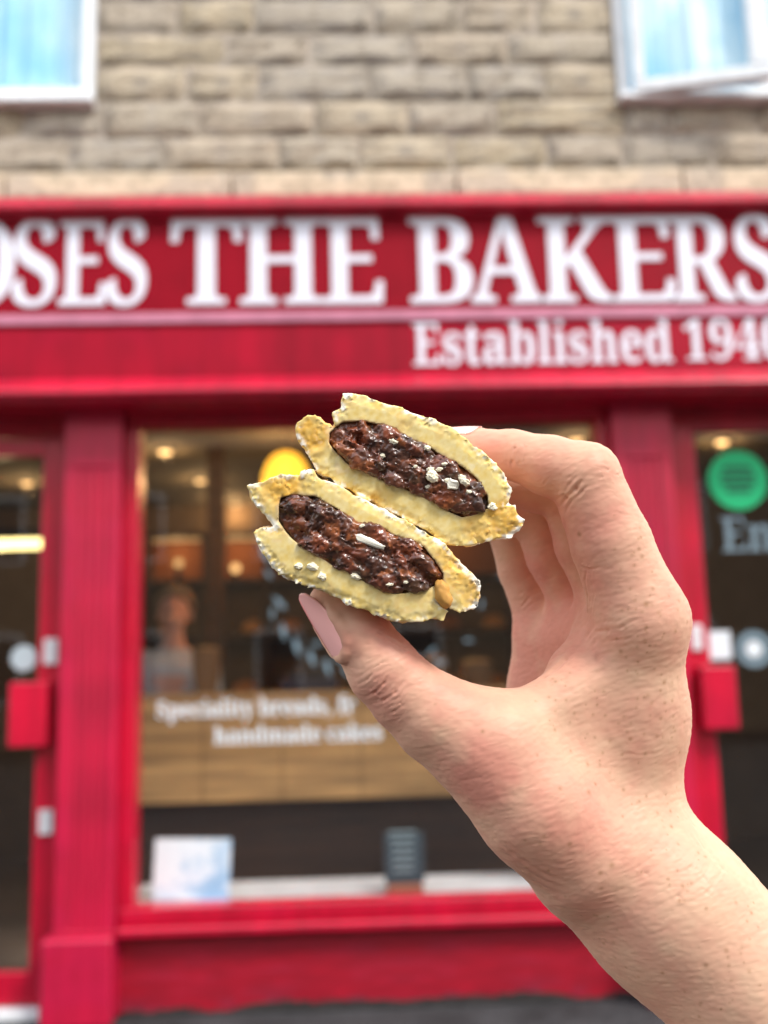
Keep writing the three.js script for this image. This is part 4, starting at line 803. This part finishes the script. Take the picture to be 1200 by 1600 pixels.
    c = c.map((v, k) => mixv(v, sugar[k], Math.max(dust * 0.8, heap * 0.85)));
    const stain = smooth(1.1, 0.1, f + 0.9 * n) * 0.6; c = c.map((v, k) => mixv(v, [0.5, 0.36, 0.22][k], stain * (w < 2 ? 1 : 0.4)));
    col.push(...c);
  }
  const mid = toWorld([(minX + maxX) / 2, minY, zc - depth / 2]);
  const t = thing('fruit_pastry', label, 'pastry', mid.toArray());
  const worldOf = (m) => { for (let i = 0; i < m.pos.length; i += 3) { const w = toWorld([m.pos[i], m.pos[i + 1], m.pos[i + 2]]); m.pos[i] = w.x; m.pos[i + 1] = w.y; m.pos[i + 2] = w.z; } return m; };
  part('crust', toGeometry(worldOf(cm), col), crustMat, t);
  // filling: a mass of sticky currants, peel and syrup
  const keep = seedState; seedState = seed * 977 + 3;
  const lumps = []; for (let k = 0; k < 170; k++) { const i = Math.floor(rnd() * I.length), a = Math.sqrt(rnd()) * 0.94, x = cx + (I[i][0] - cx) * a + rr(-2.5, 2.5), y = cy + (I[i][1] - cy) * a + rr(-2, 2); if (si(x, y) > -0.4) continue;
    const th = ang + rr(-0.9, 0.9), e = rr(0.9, 2.6); lumps.push([x, y, zc - rr(0.2, 2.4), Math.cos(th), Math.sin(th), e * rr(1.1, 1.7), e * 0.72, rnd()]); }
  seedState = keep;
  let hit = -1;
  const fillF = (x, y, z) => {
    const w = zc - z, f = si(x, y) + 0.9 * fbm(x * 0.2, y * 0.2, seed, 2); if (f > 3 || w > 9) return Math.max(f, w - 7);
    let s = Math.max(f - 0.1, 1.7 - w, w - 7); let best = 1e3;
    for (let i = 0; i < lumps.length; i++) { const L = lumps[i], dx = x - L[0], dy = y - L[1]; if (dx * dx + dy * dy > 22) continue; const u = (dx * L[3] + dy * L[4]) / L[5], v = (-dx * L[4] + dy * L[3]) / L[6], ww = (z - L[2]) / 1.5, r = (Math.hypot(u, v, ww) - 1) * Math.min(L[6], 1.5); if (r < best) { best = r; hit = i; } s = smin(s, r, 0.9); }
    s = Math.max(s, f - 0.5 - 0.4 * noise3(x * 0.9, y * 0.9, z));
    const rot = (x * ca + y * sa), rv = (-x * sa + y * ca);
    const wr = 1 - Math.abs(noise3(rot * 0.75 + 3, rv * 1.3, z * 0.9)), wr2 = 1 - Math.abs(noise3(rot * 1.5, rv * 2.3 + 5, z * 1.6));
    return (s - 0.5 * (wr - 0.6) - 0.36 * (wr2 - 0.6)) * 0.65;
  };
  const fb = [[Math.min(...I.map((p) => p[0])) - 2, Math.min(...I.map((p) => p[1])) - 2, zc - 8], [Math.max(...I.map((p) => p[0])) + 2, Math.max(...I.map((p) => p[1])) + 2, zc + 3]];
  const fm = surfaceNets(fb[0], fb[1], 0.34, fillF, 2.0), fc = [];
  const darks = [[0.07, 0.024, 0.013], [0.11, 0.032, 0.014], [0.18, 0.05, 0.018], [0.26, 0.075, 0.022], [0.14, 0.038, 0.018], [0.09, 0.036, 0.016]];
  for (let i = 0; i < fm.pos.length; i += 3) {
    const x = fm.pos[i], y = fm.pos[i + 1], z = fm.pos[i + 2]; hit = -1; fillF(x, y, z);
    const base = darks[hit < 0 ? 0 : Math.floor(lumps[hit][7] * 6)], n = fbm(x * 0.8, y * 0.8, z * 0.8 + seed, 3);
    let am = 0; for (const [a, b, r] of raisins) { const p = toMm([a, b]); am = Math.max(am, smooth(r, r * 0.3, Math.hypot(x - p[0], y - p[1]) + n)); }
    for (let k = 0; k < 3; k++) fc.push(clamp(mixv(base[k], [0.22, 0.05, 0.018][k], am * 0.8) * (0.95 + 0.9 * n)));
  }
  part('filling', toGeometry(worldOf(fm), fc), fillMat, t);
  // crumbs and sugar grains
  const grain = new THREE.IcosahedronGeometry(1, 1); { const p = grain.attributes.position; for (let i = 0; i < p.count; i++) { const k = 1 + 0.35 * noise3(p.getX(i) * 2.3 + seed, p.getY(i) * 2.3, p.getZ(i) * 2.3); p.setXYZ(i, p.getX(i) * k, p.getY(i) * k, p.getZ(i) * k); } grain.computeVertexNormals(); }
  const M = new THREE.Matrix4(), Q = new THREE.Quaternion(), frontZ = (x, y) => { let z = zc + 2.5; for (let k = 0; k < 40; k++) { const s = Math.min(crustF(x, y, z), fillF(x, y, z)); if (s < 0.05) break; z -= Math.max(s * 0.8, 0.04); } return z; };
  const addGrain = (x, y, r, mat, name) => { const z = frontZ(x, y); if (z < zc - 8) return; const g = grain.clone(); Q.setFromEuler(new THREE.Euler(rr(0, 6), rr(0, 6), rr(0, 6))); g.applyMatrix4(M.compose(toWorld([x, y, z + r * 0.25]), Q, new THREE.Vector3(r * rr(0.7, 1.3) / 1000, r * rr(0.6, 1.1) / 1000, r * rr(0.6, 1) / 1000))); return g; };
  return { t, toMm, addGrain, so, si, O, I, box, frontZ, seed };
}
const upOuter = [[425, 88], [480, 92], [560, 115], [640, 140], [720, 175], [800, 205], [860, 240], [920, 290], [980, 340], [1030, 395], [1050, 435], [1045, 490], [1030, 503], [1068, 510], [1095, 560], [1080, 595], [1050, 620], [980, 635], [900, 648], [830, 652], [780, 628], [700, 575], [600, 525], [500, 475], [420, 430], [370, 395], [325, 378], [300, 330], [275, 280], [248, 240], [252, 196], [290, 162], [318, 168], [342, 196], [384, 208], [392, 188], [390, 158], [420, 138], [416, 110]];
const upInner = [[370, 230], [420, 195], [490, 188], [560, 200], [610, 215], [660, 250], [730, 280], [800, 320], [870, 365], [920, 410], [960, 470], [965, 510], [920, 530], [870, 545], [830, 530], [760, 480], [680, 450], [600, 415], [520, 380], [450, 345], [400, 300], [375, 265]];
const loOuter = [[65, 435], [100, 425], [150, 405], [190, 395], [260, 398], [275, 372], [310, 370], [322, 398], [400, 430], [480, 475], [560, 515], [640, 560], [720, 605], [800, 650], [850, 710], [900, 765], [938, 800], [935, 850], [910, 890], [860, 895], [828, 888], [815, 870], [800, 850], [770, 860], [790, 885], [815, 902], [800, 932], [740, 930], [660, 938], [590, 928], [520, 900], [440, 870], [370, 835], [300, 810], [240, 788], [190, 760], [160, 735], [135, 690], [100, 640], [88, 605], [110, 588], [150, 592], [176, 592], [165, 572], [140, 550], [110, 505], [80, 480]];
const loInner = [[190, 480], [250, 465], [310, 475], [370, 510], [430, 550], [480, 575], [540, 580], [600, 620], [680, 640], [720, 665], [760, 710], [800, 760], [795, 790], [740, 815], [680, 820], [620, 825], [560, 810], [500, 780], [420, 740], [390, 735], [330, 690], [260, 650], [210, 600], [180, 560], [180, 510]];
const upper = pastryHalf(upOuter, upInner, 11, 34, 'pastry half resting on top of the other, white crumbs on its dark filling', 11, [[300, 240, 5, 1], [1040, 560, 6, 1], [940, 580, 5, 0.7], [560, 500, 4, 0.5]], [[600, 225, 3], [480, 250, 4], [790, 470, 3]], [[440, 100, 3], [740, 180, 4], [960, 330, 5], [1030, 430, 4], [430, 160, 4], [480, 455, 5], [620, 525, 5], [720, 580, 4], [900, 600, 4]]);
const lower = pastryHalf(loOuter, loInner, 13, 34, 'pastry half resting on the thumb, almond sliver in its dark filling', 23, [[190, 430, 6, 1], [880, 770, 5, 0.9], [820, 700, 4, 0.8], [910, 840, 4, 0.7]], [[340, 650, 3], [670, 670, 4], [450, 690, 3], [560, 610, 3]], [[130, 670, 6], [200, 740, 7], [300, 790, 6], [430, 850, 4], [600, 910, 5], [100, 470, 4], [290, 385, 3], [600, 540, 4], [910, 820, 4], [640, 850, 4]]);
seedState = 91;
function scatter(h, list, count, pick, mat, name) {
  const gs = []; for (let i = 0, k = 0; k < count && i < count * 30; i++) { const p = pick(); if (!p) continue; const g = h.addGrain(p[0], p[1], p[2]); if (g) { gs.push(g); k++; } }
  const m = part(name, mergeGeometries(gs), mat, h.t); m.userData.kind = 'stuff'; return m;
}
function chunk(h, zx, zy, r, mat, name, sx = 1, sy = 1, turn = 0, lift = 0.3) {   // one loose piece on the cut face
  const [x, y] = h.toMm([zx, zy]), z = h.frontZ(x, y);
  const lumps = [], n = name === 'nut' ? 1 : 3;   // a crumb is a few grains stuck together
  for (let k = 0; k < n; k++) {
    const g = mergeVertices(new THREE.IcosahedronGeometry(1, 4).deleteAttribute('uv').deleteAttribute('normal')), p = g.attributes.position, rk = n > 1 ? r * rr(0.5, 0.85) : r, o = n > 1 ? [rr(-0.5, 0.5) * r * sx, rr(-0.5, 0.5) * r * sy] : [0, 0];
    for (let i = 0; i < p.count; i++) { const q = 1 + 0.6 * fbm(p.getX(i) * 1.6 + zx + k * 5, p.getY(i) * 1.6 + zy, p.getZ(i) * 1.6, 2) + (n > 1 ? 0.38 : 0.05) * noise3(p.getX(i) * 4 + zx, p.getY(i) * 4, p.getZ(i) * 4 + k); p.setXYZ(i, (p.getX(i) * q * (n > 1 ? 1.15 : sx) * rk + o[0]) / 1000, (p.getY(i) * q * (n > 1 ? 0.8 : sy) * rk + o[1]) / 1000, p.getZ(i) * q * 0.7 * rk / 1000); }
    lumps.push(g);
  }
  const g = mergeGeometries(lumps); g.computeVertexNormals(); g.rotateZ(turn); const w = toWorld([x, y, z + r * lift]); g.applyQuaternion(camera.quaternion); g.translate(w.x, w.y, w.z);
  return part(name, g, mat, h.t);
}
for (const [x, y, r, sx, sy, tn] of [[615, 262, 1.2, 1.1, 0.9, 0.3], [570, 318, 0.9, 1, 0.8, 0], [740, 290, 1.0, 1.8, 0.7, -0.3], [770, 398, 1.9, 1.7, 0.8, -0.5], [745, 375, 1.2, 0.8, 1.3, 0.3], [870, 412, 1.7, 1.7, 0.7, -0.6], [800, 345, 0.7, 1, 1.5, 0.2], [785, 368, 0.8, 1, 0.8, 0], [740, 432, 0.7, 1, 1, 0], [692, 358, 0.55, 1, 1, 0], [980, 506, 1.3, 1.2, 0.8, 0], [812, 410, 0.8, 1.2, 0.7, 0.5], [895, 450, 0.8, 1.3, 0.7, 0.4]]) chunk(upper, x, y, r * 0.85, sugarMat, 'crumb', sx, sy, tn, 0.1);
for (const [x, y, r, sx, sy, tn] of [[495, 578, 0.6, 1, 1, 0], [470, 768, 1.3, 1.4, 0.8, -0.3], [310, 740, 2.0, 1.8, 0.7, -0.4], [260, 730, 1.3, 1.2, 0.8, 0], [350, 775, 1.2, 1.5, 0.7, -0.5], [715, 655, 0.6, 1, 1, 0], [600, 800, 0.8, 1.4, 0.7, 0.2], [655, 790, 0.7, 1, 1.2, 0]]) chunk(lower, x, y, r * 0.8, sugarMat, 'crumb', sx, sy, tn, 0.1);
chunk(lower, 800, 838, 2.5, nutMat, 'nut', 0.8, 1.3, 0.45, -0.1);
function sliver(h, zx, zy, l, w, turn) { const [x, y] = h.toMm([zx, zy]), z = h.frontZ(x, y), g = new RoundedBoxGeometry(l / 1000, w / 1000, 0.0018, 5, 0.0008); { const p = g.attributes.position; for (let i = 0; i < p.count; i++) { const u = p.getX(i) / (l / 2000); p.setXYZ(i, p.getX(i) + 0.0005 * noise3(p.getY(i) * 900, zx, 4), p.getY(i) * (1 - 0.28 * u * u - 0.1 * u) + 0.0004 * noise3(u * 2.2, zx, 1), p.getZ(i) + 0.0005 * noise3(u * 1.5, p.getY(i) * 700, zx)); }; g.computeVertexNormals(); } g.rotateZ(turn); g.rotateX(0.15); g.applyQuaternion(camera.quaternion); const q = toWorld([x, y, z + 0.05]); g.translate(q.x, q.y, q.z); return part('almond_sliver', g, almondMat, h.t); }
sliver(lower, 525, 642, 7.6, 2.3, -0.45);
sliver(upper, 828, 424, 3.0, 2.6, -0.4);

renderer.render(scene, camera);
